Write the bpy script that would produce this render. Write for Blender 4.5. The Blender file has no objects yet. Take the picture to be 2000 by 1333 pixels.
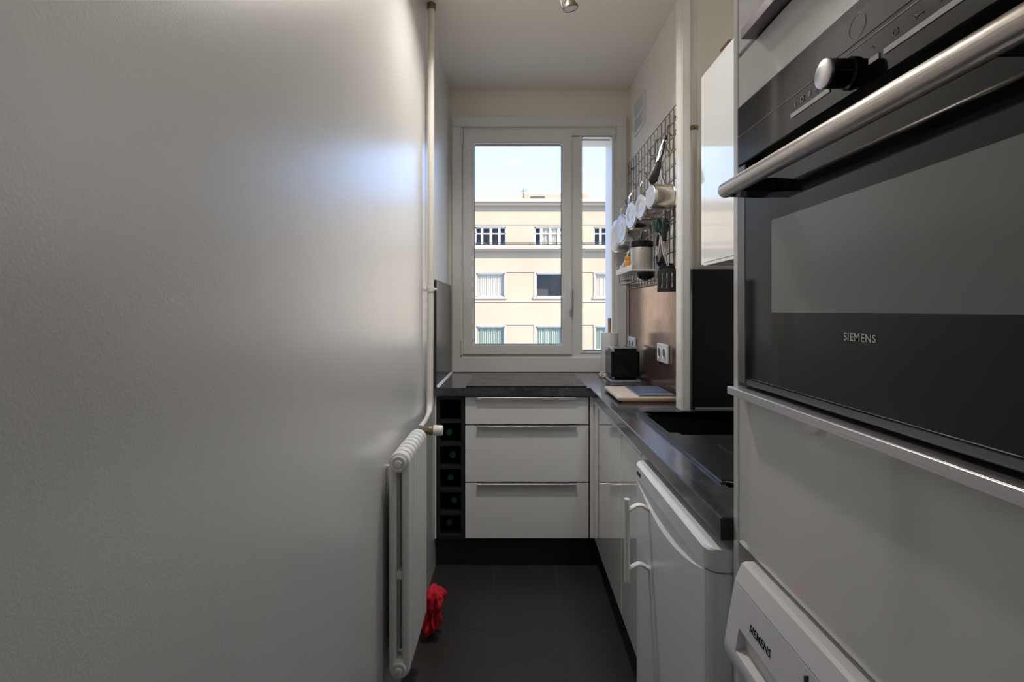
import bpy, bmesh, math, random
from mathutils import Vector, Matrix, noise
random.seed(7)
PI = math.pi
scene = bpy.context.scene
C = scene.collection

# ------------------------------------------------------------------ camera, world, sun, exposure
F = 967.0                                  # focal length in pixels of a 2000 px wide frame
cam_d = bpy.data.cameras.new('camera')
cam_d.sensor_width = 36.0
cam_d.lens = F * 36.0 / 2000.0
cam_d.shift_y = -60.5 / 2000.0
cam_d.clip_start = 0.01
cam_d.clip_end = 500
cam = bpy.data.objects.new('camera', cam_d)
cam.location = (0, 0, 1.27)
cam.rotation_euler = (PI / 2, 0, 0)
C.objects.link(cam)
scene.camera = cam

scene.view_settings.view_transform = 'Standard'
scene.view_settings.look = 'None'
scene.view_settings.gamma = 1.0
scene.view_settings.use_curve_mapping = False
scene.view_settings.exposure = 0.92
try:
    scene.cycles.max_bounces = 9
    scene.cycles.diffuse_bounces = 5
    scene.cycles.glossy_bounces = 4
    scene.cycles.transparent_max_bounces = 16
    scene.cycles.sample_clamp_indirect = 6.0
    scene.cycles.caustics_reflective = False
    scene.cycles.caustics_refractive = False
except Exception:
    pass

SKY = 1.6
world = bpy.data.worlds.new('sky')
scene.world = world
world.use_nodes = True
nt = world.node_tree
nt.nodes.clear()
w_out = nt.nodes.new('ShaderNodeOutputWorld')
w_bg = nt.nodes.new('ShaderNodeBackground')
w_tc = nt.nodes.new('ShaderNodeTexCoord')
w_sep = nt.nodes.new('ShaderNodeSeparateXYZ')
w_rmp = nt.nodes.new('ShaderNodeValToRGB')
w_rmp.color_ramp.elements[0].position = 0.0
w_rmp.color_ramp.elements[0].color = (0.46, 0.60, 0.82, 1)
w_rmp.color_ramp.elements[1].position = 0.7
w_rmp.color_ramp.elements[1].color = (0.285, 0.47, 0.88, 1)
e = w_rmp.color_ramp.elements.new(0.12)
e.color = (0.36, 0.53, 0.84, 1)
e = w_rmp.color_ramp.elements.new(0.34)
e.color = (0.285, 0.47, 0.85, 1)
nt.links.new(w_tc.outputs['Generated'], w_sep.inputs[0])
nt.links.new(w_sep.outputs['Z'], w_rmp.inputs[0])
nt.links.new(w_rmp.outputs[0], w_bg.inputs[0])
w_bg.inputs[1].default_value = SKY
nt.links.new(w_bg.outputs[0], w_out.inputs[0])

sun_d = bpy.data.lights.new('sun', 'SUN')
sun_d.energy = 4.4
sun_d.color = (1.0, 0.90, 0.76)
sun_d.angle = 0.02
sun = bpy.data.objects.new('sun', sun_d)
sun.rotation_euler = Vector((0.55, -0.62, 0.56)).to_track_quat('Z', 'Y').to_euler()
sun.location = (5, -5, 12)
C.objects.link(sun)

# a portal that only guides the sky's own light through the window opening
por_d = bpy.data.lights.new('window_portal', 'AREA')
por_d.shape = 'RECTANGLE'
por_d.size, por_d.size_y = 1.0, 1.45
por_d.cycles.is_portal = True
por = bpy.data.objects.new('window_portal', por_d)
por.location = (0.165, 3.30, 1.68)
por.rotation_euler = (-PI / 2, 0, 0)
C.objects.link(por)

# ------------------------------------------------------------------ materials
MATS = {}


def mat(name, col, rough=0.5, metal=0.0, spec=0.5, bump=None, var=None, coat=0.0, coat_rough=0.06, coat_ior=1.5, ior=None, tint=None, emit=None, trans=0.0, aniso=None):
    """bump=(scale, strength, detail[, stretch]); var=(scale, second colour, lo, hi[, stretch])"""
    if name in MATS:
        return MATS[name]
    m = bpy.data.materials.new(name)
    m.use_nodes = True
    t = m.node_tree
    b = t.nodes['Principled BSDF']
    b.inputs['Base Color'].default_value = (*col, 1)
    b.inputs['Roughness'].default_value = rough
    b.inputs['Metallic'].default_value = metal
    b.inputs['Specular IOR Level'].default_value = spec
    b.inputs['Coat Weight'].default_value = coat
    if ior:
        b.inputs['IOR'].default_value = ior
    if tint:
        b.inputs['Specular Tint'].default_value = (*tint, 1)
    if coat:
        b.inputs['Coat Roughness'].default_value = coat_rough
        b.inputs['Coat IOR'].default_value = coat_ior
    tc = t.nodes.new('ShaderNodeTexCoord')

    def noise_node(scale, detail, stretch):
        mp = t.nodes.new('ShaderNodeMapping')
        mp.inputs['Scale'].default_value = stretch
        t.links.new(tc.outputs['Object'], mp.inputs[0])
        n = t.nodes.new('ShaderNodeTexNoise')
        n.inputs['Scale'].default_value = scale
        n.inputs['Detail'].default_value = detail
        t.links.new(mp.outputs[0], n.inputs['Vector'])
        return n
    if var:
        st = var[4] if len(var) > 4 else (1, 1, 1)
        n = noise_node(var[0], 4, st)
        r = t.nodes.new('ShaderNodeValToRGB')
        r.color_ramp.elements[0].position = var[2]
        r.color_ramp.elements[0].color = (*col, 1)
        r.color_ramp.elements[1].position = var[3]
        r.color_ramp.elements[1].color = (*var[1], 1)
        t.links.new(n.outputs[0], r.inputs[0])
        t.links.new(r.outputs[0], b.inputs['Base Color'])
    if bump:
        st = bump[3] if len(bump) > 3 else (1, 1, 1)
        n = noise_node(bump[0], bump[2], st)
        bp = t.nodes.new('ShaderNodeBump')
        bp.inputs['Strength'].default_value = bump[1]
        bp.inputs['Distance'].default_value = 0.002
        t.links.new(n.outputs[0], bp.inputs['Height'])
        t.links.new(bp.outputs[0], b.inputs['Normal'])
    if emit:
        b.inputs['Emission Color'].default_value = (*emit[0], 1)
        b.inputs['Emission Strength'].default_value = emit[1]
    if trans:
        b.inputs['Transmission Weight'].default_value = trans
    MATS[name] = m
    return m


def glass_mat(name, tint=(1, 1, 1), refl=1.0):
    m = bpy.data.materials.new(name)
    m.use_nodes = True
    t = m.node_tree
    t.nodes.clear()
    o = t.nodes.new('ShaderNodeOutputMaterial')
    mx = t.nodes.new('ShaderNodeMixShader')
    tr = t.nodes.new('ShaderNodeBsdfTransparent')
    gl = t.nodes.new('ShaderNodeBsdfGlossy')
    fr = t.nodes.new('ShaderNodeFresnel')
    tr.inputs[0].default_value = (*tint, 1)
    gl.inputs['Roughness'].default_value = 0.0
    fr.inputs[0].default_value = 1.45
    ge = t.nodes.new('ShaderNodeNewGeometry')          # reflect at the entry face only
    sb_ = t.nodes.new('ShaderNodeMath')
    sb_.operation = 'SUBTRACT'
    sb_.inputs[0].default_value = 1.0
    mu = t.nodes.new('ShaderNodeMath')
    mu.operation = 'MULTIPLY'
    t.links.new(ge.outputs['Backfacing'], sb_.inputs[1])
    t.links.new(fr.outputs[0], mu.inputs[0])
    t.links.new(sb_.outputs[0], mu.inputs[1])
    t.links.new(mu.outputs[0], mx.inputs[0])
    t.links.new(tr.outputs[0], mx.inputs[1])
    t.links.new(gl.outputs[0], mx.inputs[2])
    t.links.new(mx.outputs[0], o.inputs[0])
    MATS[name] = m
    return m


W_PAINT = mat('satin_wall_paint', (0.80, 0.79, 0.775), 0.34, spec=1.0, coat=1.0, coat_rough=0.29, coat_ior=2.1, bump=(260, 0.14, 3), var=(2.2, (0.745, 0.735, 0.72), 0.45, 0.75))
W_MATT = mat('cream_wall_paint', (0.86, 0.81, 0.73), 0.5, bump=(200, 0.12, 3))
CEIL = mat('ceiling_paint', (0.87, 0.81, 0.72), 0.6, bump=(150, 0.08, 3))
GLOSSP = mat('gloss_pipe_paint', (0.78, 0.75, 0.69), 0.22, bump=(60, 0.12, 2))
PVC = mat('white_window_pvc', (0.82, 0.80, 0.77), 0.3)
LACQ = mat('white_gloss_lacquer', (0.80, 0.80, 0.79), 0.10, spec=0.7, coat=1.0, coat_rough=0.03)
CARC = mat('cabinet_carcass', (0.62, 0.61, 0.58), 0.4)
ALU = mat('brushed_aluminium', (0.72, 0.70, 0.72), 0.35, metal=0.9, bump=(400, 0.1, 2, (1, 0.05, 1)))
ALUD = mat('brown_anodised_aluminium', (0.20, 0.17, 0.19), 0.4, metal=0.7)
STEEL = mat('stainless_steel', (0.60, 0.56, 0.51), 0.22, metal=1.0, bump=(300, 0.08, 2, (0.05, 1, 1)))
STEELB = mat('brushed_steel_base', (0.70, 0.65, 0.59), 0.40, metal=0.75, bump=(220, 0.2, 2))
STEELH = mat('oven_handle_steel', (0.63, 0.57, 0.52), 0.3, metal=1.0, bump=(500, 0.12, 2, (1, 0.02, 1)))
WIRE = mat('dark_bronze_wire', (0.20, 0.165, 0.13), 0.35, metal=0.8)
SLATE = mat('slate_laminate', (0.028, 0.029, 0.032), 0.20, spec=1.0, bump=(34, 0.45, 5, (1, 0.55, 1)), coat=0.6, coat_rough=0.12, var=(26, (0.075, 0.077, 0.083), 0.42, 0.75, (1, 0.5, 1)))
SLATEW = mat('slate_panel_copper_reflection', (0.34, 0.225, 0.165), 0.17, metal=0.8, bump=(45, 0.28, 5, (1, 1, 0.5)), var=(14, (0.46, 0.32, 0.245), 0.35, 0.75))  # copper tone puts the facade's reflected light into the panel colour
SLATEL = mat('leathered_slate_panel', (0.022, 0.022, 0.024), 0.3, spec=0.6, bump=(70, 0.9, 5, (1, 1, 0.5)), coat=0.25, coat_rough=0.15)
BLACKP = mat('black_panel', (0.012, 0.012, 0.014), 0.4, bump=(120, 0.1, 2))
EDGE = mat('black_cut_edge', (0.010, 0.010, 0.011), 0.5)
HOBG = mat('hob_glass', (0.012, 0.012, 0.014), 0.07, spec=0.6)
SINKM = mat('black_granite_composite', (0.014, 0.014, 0.016), 0.24, bump=(900, 0.25, 2))
RACKW = mat('anthracite_board', (0.013, 0.0135, 0.015), 0.5)
PLINTH = mat('dark_metal_plinth', (0.06, 0.06, 0.063), 0.34, metal=0.7)
TILE = mat('dark_floor_tile', (0.024, 0.022, 0.021), 0.42, bump=(90, 0.25, 4), var=(5, (0.034, 0.031, 0.029), 0.35, 0.8))
GROUT = mat('floor_grout', (0.075, 0.07, 0.065), 0.9)
RADP = mat('radiator_enamel', (0.72, 0.71, 0.69), 0.33, bump=(40, 0.15, 2))
BRASS = mat('aged_brass', (0.26, 0.19, 0.11), 0.45, metal=0.8)
IVORY = mat('ivory_plastic', (0.78, 0.74, 0.68), 0.4)
REDC = mat('red_cloth', (0.55, 0.006, 0.02), 0.8, bump=(120, 0.4, 3))
GLASSB = mat('dark_bottle_glass', (0.010, 0.018, 0.012), 0.1, spec=0.6)
GREENC = mat('green_capsule', (0.01, 0.16, 0.09), 0.35)
FRIDGE = mat('white_fridge_enamel', (0.76, 0.77, 0.78), 0.25, bump=(300, 0.08, 2))
FRIDGEB = mat('fridge_body_grey', (0.52, 0.53, 0.55), 0.4)
SEAL = mat('rubber_seal', (0.06, 0.06, 0.06), 0.6)
WASH = mat('washer_plastic', (0.72, 0.72, 0.74), 0.32)
OVENB = mat('oven_black_glass', (0.007, 0.0065, 0.007), 0.06, spec=0.42)
OVENW = mat('oven_window_reflect_grey', (0.21, 0.23, 0.232), 0.12, spec=0.9, bump=(30, 0.03, 3))  # grey base stands in for the wall reflected in the glass
OVENF = mat('oven_frame_metal', (0.20, 0.20, 0.21), 0.28, metal=0.8)
LCD = mat('oven_display', (0.040, 0.037, 0.034), 0.12)
PRINT = mat('pale_print', (0.86, 0.86, 0.84), 0.5)
PRINTD = mat('dark_print', (0.015, 0.015, 0.017), 0.5)
BPLAST = mat('black_plastic', (0.009, 0.009, 0.010), 0.16, spec=0.4)
BNYLON = mat('black_nylon', (0.010, 0.010, 0.011), 0.34, spec=0.3)
GREENP = mat('dark_green_plastic', (0.012, 0.075, 0.05), 0.3)
WOOD = mat('beech_wood', (0.56, 0.38, 0.24), 0.45, var=(18, (0.42, 0.26, 0.15), 0.35, 0.75, (1, 0.12, 1)), bump=(60, 0.15, 3, (1, 0.1, 1)))
WOODP = mat('pale_board_wood', (0.66, 0.55, 0.44), 0.42, var=(14, (0.56, 0.43, 0.32), 0.35, 0.8, (1, 0.15, 1)))
BLUEM = mat('blue_grey_slab', (0.10, 0.125, 0.165), 0.3, bump=(80, 0.1, 2))
PAPER = mat('kitchen_paper', (0.80, 0.79, 0.77), 0.9, bump=(140, 0.35, 2))
WPLAS = mat('white_plastic', (0.80, 0.79, 0.77), 0.35)
SOCKH = mat('socket_hole', (0.10, 0.10, 0.10), 0.5)
CANI = mat('satin_canister', (0.45, 0.42, 0.39), 0.35, metal=0.35)
AMBER = mat('amber_spice', (0.65, 0.28, 0.03), 0.35)
ORANGE = mat('orange_lid', (0.85, 0.36, 0.03), 0.4)
VENTM = mat('vent_mesh_brown', (0.20, 0.13, 0.09), 0.6)
LAMPM = mat('grey_spot_metal', (0.16, 0.14, 0.12), 0.35, metal=0.8)
LAMPG = mat('spot_lens', (0.55, 0.54, 0.52), 0.2, bump=(160, 0.8, 1))
LAMPE = mat('fill_lamp_diffuser', (0.9, 0.88, 0.84), 0.5, emit=((0.86, 0.93, 1.0), 3.5))  # glow of the fill lamp added in the passage
DOORP = mat('door_paint', (0.7, 0.68, 0.64), 0.4)
FACADE = mat('peach_render', (0.43, 0.338, 0.232), 0.85, bump=(3, 0.3, 4), var=(0.5, (0.40, 0.308, 0.212), 0.4, 0.7))
FACB = mat('cornice_stone', (0.43, 0.35, 0.265), 0.8)
FWIN = mat('facade_window_white', (0.85, 0.83, 0.80), 0.5)
FPANE = mat('facade_dark_glass', (0.05, 0.055, 0.07), 0.08, spec=0.7)
FCUR = mat('beige_curtain', (0.80, 0.73, 0.60), 0.9)
FCURG = mat('green_grey_curtain', (0.46, 0.52, 0.42), 0.9)
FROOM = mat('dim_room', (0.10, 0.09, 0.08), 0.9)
RAIL = mat('iron_rail', (0.03, 0.03, 0.035), 0.5)
ASPH = mat('street_asphalt', (0.30, 0.28, 0.26), 0.9)
GLASS = glass_mat('window_glass')
GLASSF = glass_mat('facade_window_glass', (0.9, 0.9, 0.9))

# ------------------------------------------------------------------ helpers
OFF = {}


def B():
    return bmesh.new()


def box(bm, x0, x1, y0, y1, z0, z1, bev=0.0, seg=2):
    r = bmesh.ops.create_cube(bm, size=1.0)
    vs = r['verts']
    for v in vs:
        v.co = Vector(((x0 + x1) / 2 + v.co.x * (x1 - x0), (y0 + y1) / 2 + v.co.y * (y1 - y0), (z0 + z1) / 2 + v.co.z * (z1 - z0)))
    if bev:
        es = list({e for v in vs for e in v.link_edges})
        bmesh.ops.bevel(bm, geom=es, offset=bev, segments=seg, affect='EDGES', clamp_overlap=True)
    return bm


def frame_axes(d):
    d = d.normalized()
    a = Vector((0, 0, 1)) if abs(d.z) < 0.9 else Vector((1, 0, 0))
    u = d.cross(a).normalized()
    return u, d.cross(u).normalized()


def tube(bm, pts, r, seg=10, cap=True, closed=False, flat=1.0, up=None):
    """sweep a circle (or flattened ellipse) along a path; r may be a list"""
    pts = [Vector(p) for p in pts]
    n = len(pts)
    rs = r if isinstance(r, (list, tuple)) else [r] * n
    rings = []
    pu = None
    for i, p in enumerate(pts):
        if closed:
            d = pts[(i + 1) % n] - pts[i - 1]
        else:
            d = pts[min(i + 1, n - 1)] - pts[max(i - 1, 0)]
        d = d.normalized()
        if up is not None:
            u = d.cross(Vector(up)).normalized()
        elif pu is None:
            u, _ = frame_axes(d)
        else:
            u = (pu - d * pu.dot(d)).normalized()
        pu = u
        v = d.cross(u).normalized()
        rings.append([bm.verts.new(p + u * (math.cos(2 * PI * k / seg) * rs[i]) + v * (math.sin(2 * PI * k / seg) * rs[i] * flat)) for k in range(seg)])
    m = n if closed else n - 1
    for i in range(m):
        a, b = rings[i], rings[(i + 1) % n]
        for k in range(seg):
            bm.faces.new((a[k], a[(k + 1) % seg], b[(k + 1) % seg], b[k]))
    if cap and not closed:
        bm.faces.new(list(reversed(rings[0])))
        bm.faces.new(rings[-1])
    return bm


def cyl(bm, p0, p1, r, seg=24, r1=None):
    return tube(bm, [p0, p1], [r, r if r1 is None else r1], seg)


def lathe(bm, prof, origin=(0, 0, 0), axis='Z', seg=32, cap=True):
    o = Vector(origin)
    rings = []
    for (r, h) in prof:
        ring = []
        for k in range(seg):
            a = 2 * PI * k / seg
            c, s = r * math.cos(a), r * math.sin(a)
            p = {'Z': (c, s, h), 'X': (h, c, s), 'Y': (s, h, c)}[axis]
            ring.append(bm.verts.new(o + Vector(p)))
        rings.append(ring)
    for a, b in zip(rings, rings[1:]):
        for k in range(seg):
            bm.faces.new((a[k], a[(k + 1) % seg], b[(k + 1) % seg], b[k]))
    if cap:
        bm.faces.new(list(reversed(rings[0])))
        bm.faces.new(rings[-1])
    return bm


def loft(bm, secs, cap=True):
    rings = [[bm.verts.new(Vector(p)) for p in s] for s in secs]
    n = len(rings[0])
    for a, b in zip(rings, rings[1:]):
        for k in range(n):
            try:
                bm.faces.new((a[k], a[(k + 1) % n], b[(k + 1) % n], b[k]))
            except ValueError:
                pass
    if cap:
        bm.faces.new(list(reversed(rings[0])))
        bm.faces.new(rings[-1])
    bmesh.ops.recalc_face_normals(bm, faces=bm.faces[:])
    return bm


def prism_y(bm, prof, y0, y1):
    return loft(bm, [[(x, y0, z) for x, z in prof], [(x, y1, z) for x, z in prof]])


def grid_slab(bm, us, vs, filled, place, lo, hi):
    """slab of rectangular cells with holes; place(u, v, w) -> xyz; only outer faces are made"""
    vd = {}

    def V(i, j, k):
        if (i, j, k) not in vd:
            vd[(i, j, k)] = bm.verts.new(place(us[i], vs[j], hi if k else lo))
        return vd[(i, j, k)]
    nu, nv = len(us) - 1, len(vs) - 1
    ok = {(i, j) for i in range(nu) for j in range(nv) if filled((us[i] + us[i + 1]) / 2, (vs[j] + vs[j + 1]) / 2)}
    for (i, j) in ok:
        for k in (0, 1):
            bm.faces.new((V(i, j, k), V(i + 1, j, k), V(i + 1, j + 1, k), V(i, j + 1, k)))
        for (di, dj, a, b) in ((-1, 0, (i, j), (i, j + 1)), (1, 0, (i + 1, j), (i + 1, j + 1)), (0, -1, (i, j), (i + 1, j)), (0, 1, (i, j + 1), (i + 1, j + 1))):
            if (i + di, j + dj) not in ok:
                bm.faces.new((V(*a, 0), V(*b, 0), V(*b, 1), V(*a, 1)))
    bmesh.ops.recalc_face_normals(bm, faces=bm.faces[:])
    return bm


def finish(bm, smooth, deg=35):
    bmesh.ops.recalc_face_normals(bm, faces=bm.faces[:])
    if smooth:
        for f in bm.faces:
            f.smooth = True
        lim = math.radians(deg)
        for e_ in bm.edges:
            if len(e_.link_faces) == 2 and e_.calc_face_angle(0) > lim:
                e_.smooth = False


def obj(name, bm, m, parent=None, smooth=True, local=False, label=None, deg=35):
    """one mesh object; bm is in world coordinates unless local"""
    finish(bm, smooth, deg)
    me = bpy.data.meshes.new(name)
    if parent is None:
        xs = [v.co for v in bm.verts]
        lo = Vector((min(v.x for v in xs), min(v.y for v in xs), min(v.z for v in xs)))
        hi = Vector((max(v.x for v in xs), max(v.y for v in xs), max(v.z for v in xs)))
        o_ = Vector(((lo.x + hi.x) / 2, (lo.y + hi.y) / 2, lo.z))
    else:
        o_ = Vector((0, 0, 0)) if local else OFF[parent.name]
    bmesh.ops.translate(bm, verts=bm.verts[:], vec=-o_)
    bm.to_mesh(me)
    bm.free()
    me.materials.append(m)
    o = bpy.data.objects.new(name, me)
    C.objects.link(o)
    if parent is not None:
        o.parent = parent
    else:
        o.location = o_
    OFF[o.name] = o_
    if label:
        o['label'] = label
    return o


def tag(o, label, cat, group=None, kind=None):
    o['label'] = label
    o['category'] = cat
    if group:
        o['group'] = group
    if kind:
        o['kind'] = kind
    return o


def thing(name, label, cat, loc, group=None, rot=None):
    o = bpy.data.objects.new(name, None)
    o.empty_display_size = 0.05
    C.objects.link(o)
    o.location = loc
    if rot:
        o.rotation_euler = rot
    OFF[o.name] = Vector(loc)
    return tag(o, label, cat, group)


def struct(name, bm, m, label=None):
    o = obj(name, bm, m, smooth=False)
    o['kind'] = 'structure'
    if label:
        o['label'] = label
    return o


def struct_empty(name, loc, label=None):
    o = bpy.data.objects.new(name, None)
    C.objects.link(o)
    o.location = loc
    OFF[o.name] = Vector(loc)
    o['kind'] = 'structure'
    if label:
        o['label'] = label
    return o


def text_mesh(bm, s, width, center, right, up, depth=0.0006, bold=0.0):
    cu = bpy.data.curves.new('lettering', 'FONT')
    cu.body = s
    cu.align_x = 'CENTER'
    cu.align_y = 'CENTER'
    cu.offset = bold
    cu.space_character = 1.10
    cu.resolution_u = 3
    t = bpy.data.objects.new('lettering_source', cu)
    C.objects.link(t)
    dg = bpy.context.evaluated_depsgraph_get()
    dg.update()
    me = bpy.data.meshes.new_from_object(t.evaluated_get(dg))
    bpy.data.objects.remove(t)
    bpy.data.curves.remove(cu)
    xs = [v.co.x for v in me.vertices]
    ys = [v.co.y for v in me.vertices]
    k = width / (max(xs) - min(xs))
    cx, cy = (max(xs) + min(xs)) / 2, (max(ys) + min(ys)) / 2
    R, U = Vector(right).normalized(), Vector(up).normalized()
    N = R.cross(U)
    start = len(bm.verts)
    base = [bm.verts.new(Vector(center) + R * ((v.co.x - cx) * k) + U * ((v.co.y - cy) * k) + N * depth) for v in me.vertices]
    for p in me.polygons:
        try:
            bm.faces.new([base[i] for i in p.vertices])
        except ValueError:
            pass
    faces = [f for f in bm.faces if all(v in set(base) for v in f.verts)]
    r = bmesh.ops.extrude_face_region(bm, geom=faces)
    for g in r['geom']:
        if isinstance(g, bmesh.types.BMVert):
            g.co -= N * depth
    bpy.data.meshes.remove(me)
    return bm


# ------------------------------------------------------------------ the room
XL, XR, YB, ZC = -0.38, 0.71, 3.0, 2.60       # left wall, right wall by the window, window wall, ceiling
YF = -1.7                                      # wall behind the camera
CT = 0.892                                     # worktop height
XA, YR = 1.05, 1.934                           # alcove wall and the return it starts from

struct('wall_left', box(B(), XL - 0.2, XL, YF - 0.2, YB + 0.35, 0, ZC), W_PAINT, 'satin white wall with a soft sheen of window light')
struct('wall_right', box(B(), XR, XA + 0.2, YR, YB + 0.35, 0, ZC), W_MATT, 'cream wall behind the wire rack')
struct('wall_alcove', box(B(), XA, XA + 0.2, YF - 0.2, YR, 0, ZC), W_MATT, 'wall of the sink alcove')
struct('wall_front', box(B(), XL - 0.2, XA + 0.2, YF - 0.2, YF, 0, ZC), W_MATT, 'wall facing the window')
struct('ceiling', box(B(), XL - 0.2, XA + 0.2, YF - 0.2, YB + 0.35, ZC, ZC + 0.2), CEIL, 'cream ceiling')

# window opening in the back wall
OX0, OX1, OZ0, OZ1 = -0.304, 0.632, 0.985, 2.375
us = [XL - 0.2, OX0, OX1, XA + 0.2]
vs = [0, OZ0, OZ1, ZC]
wb = grid_slab(B(), us, vs, lambda u, v: not (OX0 < u < OX1 and OZ0 < v < OZ1), lambda u, v, w: Vector((u, w, v)), YB, YB + 0.35)
struct('wall_back', wb, W_MATT, 'window wall')

# floor: grout bed and the dark tiles, 30 x 60 cm
fl = struct('floor', box(B(), XL - 0.2, XA + 0.2, YF - 0.2, YB + 0.35, -0.2, -0.003), GROUT, 'dark tiled floor')
tile_cache = {}
gx = -0.086 - 0.297
while gx < XA:
    x0, x1 = max(gx, XL), min(gx + 0.297, XA)
    gy = 1.971 - 0.6 * 6
    while gy < YB:
        y0, y1 = max(gy, YF), min(gy + 0.6, YB)
        if x1 - x0 > 0.02 and y1 - y0 > 0.02:
            key = (round(x1 - x0, 4), round(y1 - y0, 4))
            if key not in tile_cache:
                bm = box(B(), -key[0] / 2 + 0.001, key[0] / 2 - 0.001, -key[1] / 2 + 0.001, key[1] / 2 - 0.001, -0.006, 0.0, 0.0008, 1)
                finish(bm, False)
                me = bpy.data.meshes.new('tile')
                bm.to_mesh(me)
                bm.free()
                me.materials.append(TILE)
                tile_cache[key] = me
            t = bpy.data.objects.new('tile', tile_cache[key])
            C.objects.link(t)
            t.parent = fl
            t.location = Vector(((x0 + x1) / 2, (y0 + y1) / 2, 0)) - OFF[fl.name]
        gy += 0.6
    gx += 0.297

# door in the wall behind the camera
dr = struct_empty('door_1', (0.30, YF, 0), 'painted flush door')
obj('door_leaf', box(B(), -0.1, 0.70, YF - 0.005, YF + 0.03, 0.005, 2.05, 0.003), DOORP, dr)
obj('door_handle', tube(B(), [(0.0, YF + 0.03, 1.0), (0.0, YF + 0.08, 1.0), (0.12, YF + 0.08, 1.0)], 0.009), STEEL, dr)

# casing round the window
cs = struct_empty('trim_1', (0.165, YB, OZ0), 'painted casing round the window')
CX0, CX1, CZ1 = -0.362, 0.690, 2.437
obj('casing_side', box(B(), CX0, OX0, YB - 0.018, YB + 0.0, CT + 0.002, OZ1, 0.003), PVC, cs)
obj('casing_side', box(B(), OX1, CX1, YB - 0.018, YB + 0.0, CT + 0.002, OZ1, 0.003), PVC, cs)
obj('casing_head', box(B(), CX0, CX1, YB - 0.022, YB + 0.0, OZ1 + 0.001, CZ1, 0.004), PVC, cs)
obj('casing_apron', box(B(), OX0, OX1, YB - 0.014, YB, CT + 0.002, OZ0 - 0.002, 0.003), PVC, cs)

# window: fixed frame, tilting sash, narrow fixed light
wn = struct_empty('window_1', (0.165, YB, OZ0), 'white window with a wide sash and a narrow fixed light')
SX0, SX1, SZ0, SZ1 = -0.296, 0.363, 0.998, 2.359        # sash outer
GX0, GX1, GZ0, GZ1 = -0.2296, 0.301, 1.062, 2.278       # sash glass
FX0, FX1, FZ0, FZ1 = 0.425, 0.606, 1.022, 2.322         # fixed glass


def ring(x0, x1, z0, z1, gx0, gx1, gz0, gz1, y0, y1, bev=0.004):
    bm = grid_slab(B(), [x0, gx0, gx1, x1], [z0, gz0, gz1, z1], lambda u, v: not (gx0 < u < gx1 and gz0 < v < gz1),
                   lambda u, v, w: Vector((u, w, v)), y0, y1)
    bmesh.ops.dissolve_limit(bm, angle_limit=0.01, verts=bm.verts[:], edges=bm.edges[:])
    es = [e_ for e_ in bm.edges if len(e_.link_faces) == 2 and e_.calc_face_angle(0) > 0.5]
    bmesh.ops.bevel(bm, geom=es, offset=bev, segments=2, affect='EDGES')
    return bm


fr_bm = grid_slab(B(), [OX0, SX0 + 0.02, SX1 - 0.02, FX0 - 0.004, FX1 + 0.004, OX1], [OZ0, FZ0, SZ0 + 0.025, GZ1 + 0.05, FZ1, OZ1],
                  lambda u, v: not ((SX0 + 0.02 < u < SX1 - 0.02 and SZ0 + 0.025 < v < GZ1 + 0.05) or (FX0 - 0.004 < u < FX1 + 0.004 and FZ0 < v < FZ1)),
                  lambda u, v, w: Vector((u, w, v)), YB + 0.002, YB + 0.07)
obj('frame', fr_bm, PVC, wn, smooth=False)
sash = obj('sash', ring(SX0, SX1, SZ0, SZ1, GX0, GX1, GZ0, GZ1, YB - 0.014, YB + 0.045, 0.006), PVC, wn)
obj('pane', box(B(), GX0 - 0.006, GX1 + 0.006, YB + 0.022, YB + 0.026, GZ0 - 0.006, GZ1 + 0.006), GLASS, sash, smooth=False)
obj('glazing_seal', ring(GX0 - 0.001, GX1 + 0.001, GZ0 - 0.001, GZ1 + 0.001, GX0 + 0.003, GX1 - 0.003, GZ0 + 0.003, GZ1 - 0.003, YB + 0.014, YB + 0.022, 0.0005), SEAL, sash)
hd = B()
box(hd, 0.335, 0.361, YB - 0.024, YB - 0.012, 1.395, 1.465, 0.005)
cyl(hd, (0.348, YB - 0.024, 1.43), (0.348, YB - 0.050, 1.43), 0.010, 16)
tube(hd, [(0.348, YB - 0.048, 1.438), (0.348, YB - 0.052, 1.41), (0.348, YB - 0.052, 1.33), (0.348, YB - 0.048, 1.272)], [0.010, 0.011, 0.010, 0.007], 12)
obj('window_handle', hd, WPLAS, sash)
for z0 in (1.0, 2.268):
    hb = B()
    cyl(hb, (-0.3035, YB - 0.020, z0), (-0.3035, YB - 0.020, z0 + 0.09), 0.0075, 14)
    cyl(hb, (-0.3035, YB - 0.020, z0 + 0.042), (-0.3035, YB - 0.020, z0 + 0.047), 0.009, 14)
    obj('hinge', hb, PVC, sash)
fxp = obj('fixed_light', ring(FX0 - 0.018, FX1 + 0.018, FZ0 - 0.018, FZ1 + 0.018, FX0, FX1, FZ0, FZ1, YB - 0.002, YB + 0.05, 0.005), PVC, wn)
obj('pane', box(B(), FX0 - 0.005, FX1 + 0.005, YB + 0.022, YB + 0.026, FZ0 - 0.005, FZ1 + 0.005), GLASS, fxp, smooth=False)
obj('outer_sill', box(B(), OX0, OX1, YB + 0.07, YB + 0.42, OZ0 - 0.03, OZ0 + 0.012, 0.004), FACB, wn)

# boxed pipe chase that closes the alcove, with the worktop ending round it
struct('trim_2', box(B(), 0.630, 0.664, 1.84, 1.905, CT + 0.001, ZC, 0.004), GLOSSP, 'painted square riser at the corner of the alcove')

# ------------------------------------------------------------------ house across the street
YH = 28.0
k_ = YH / F


def fx(px):
    return (px - 1000) * k_


def fz(py):
    return 1.27 + (606 - py) * k_


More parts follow.
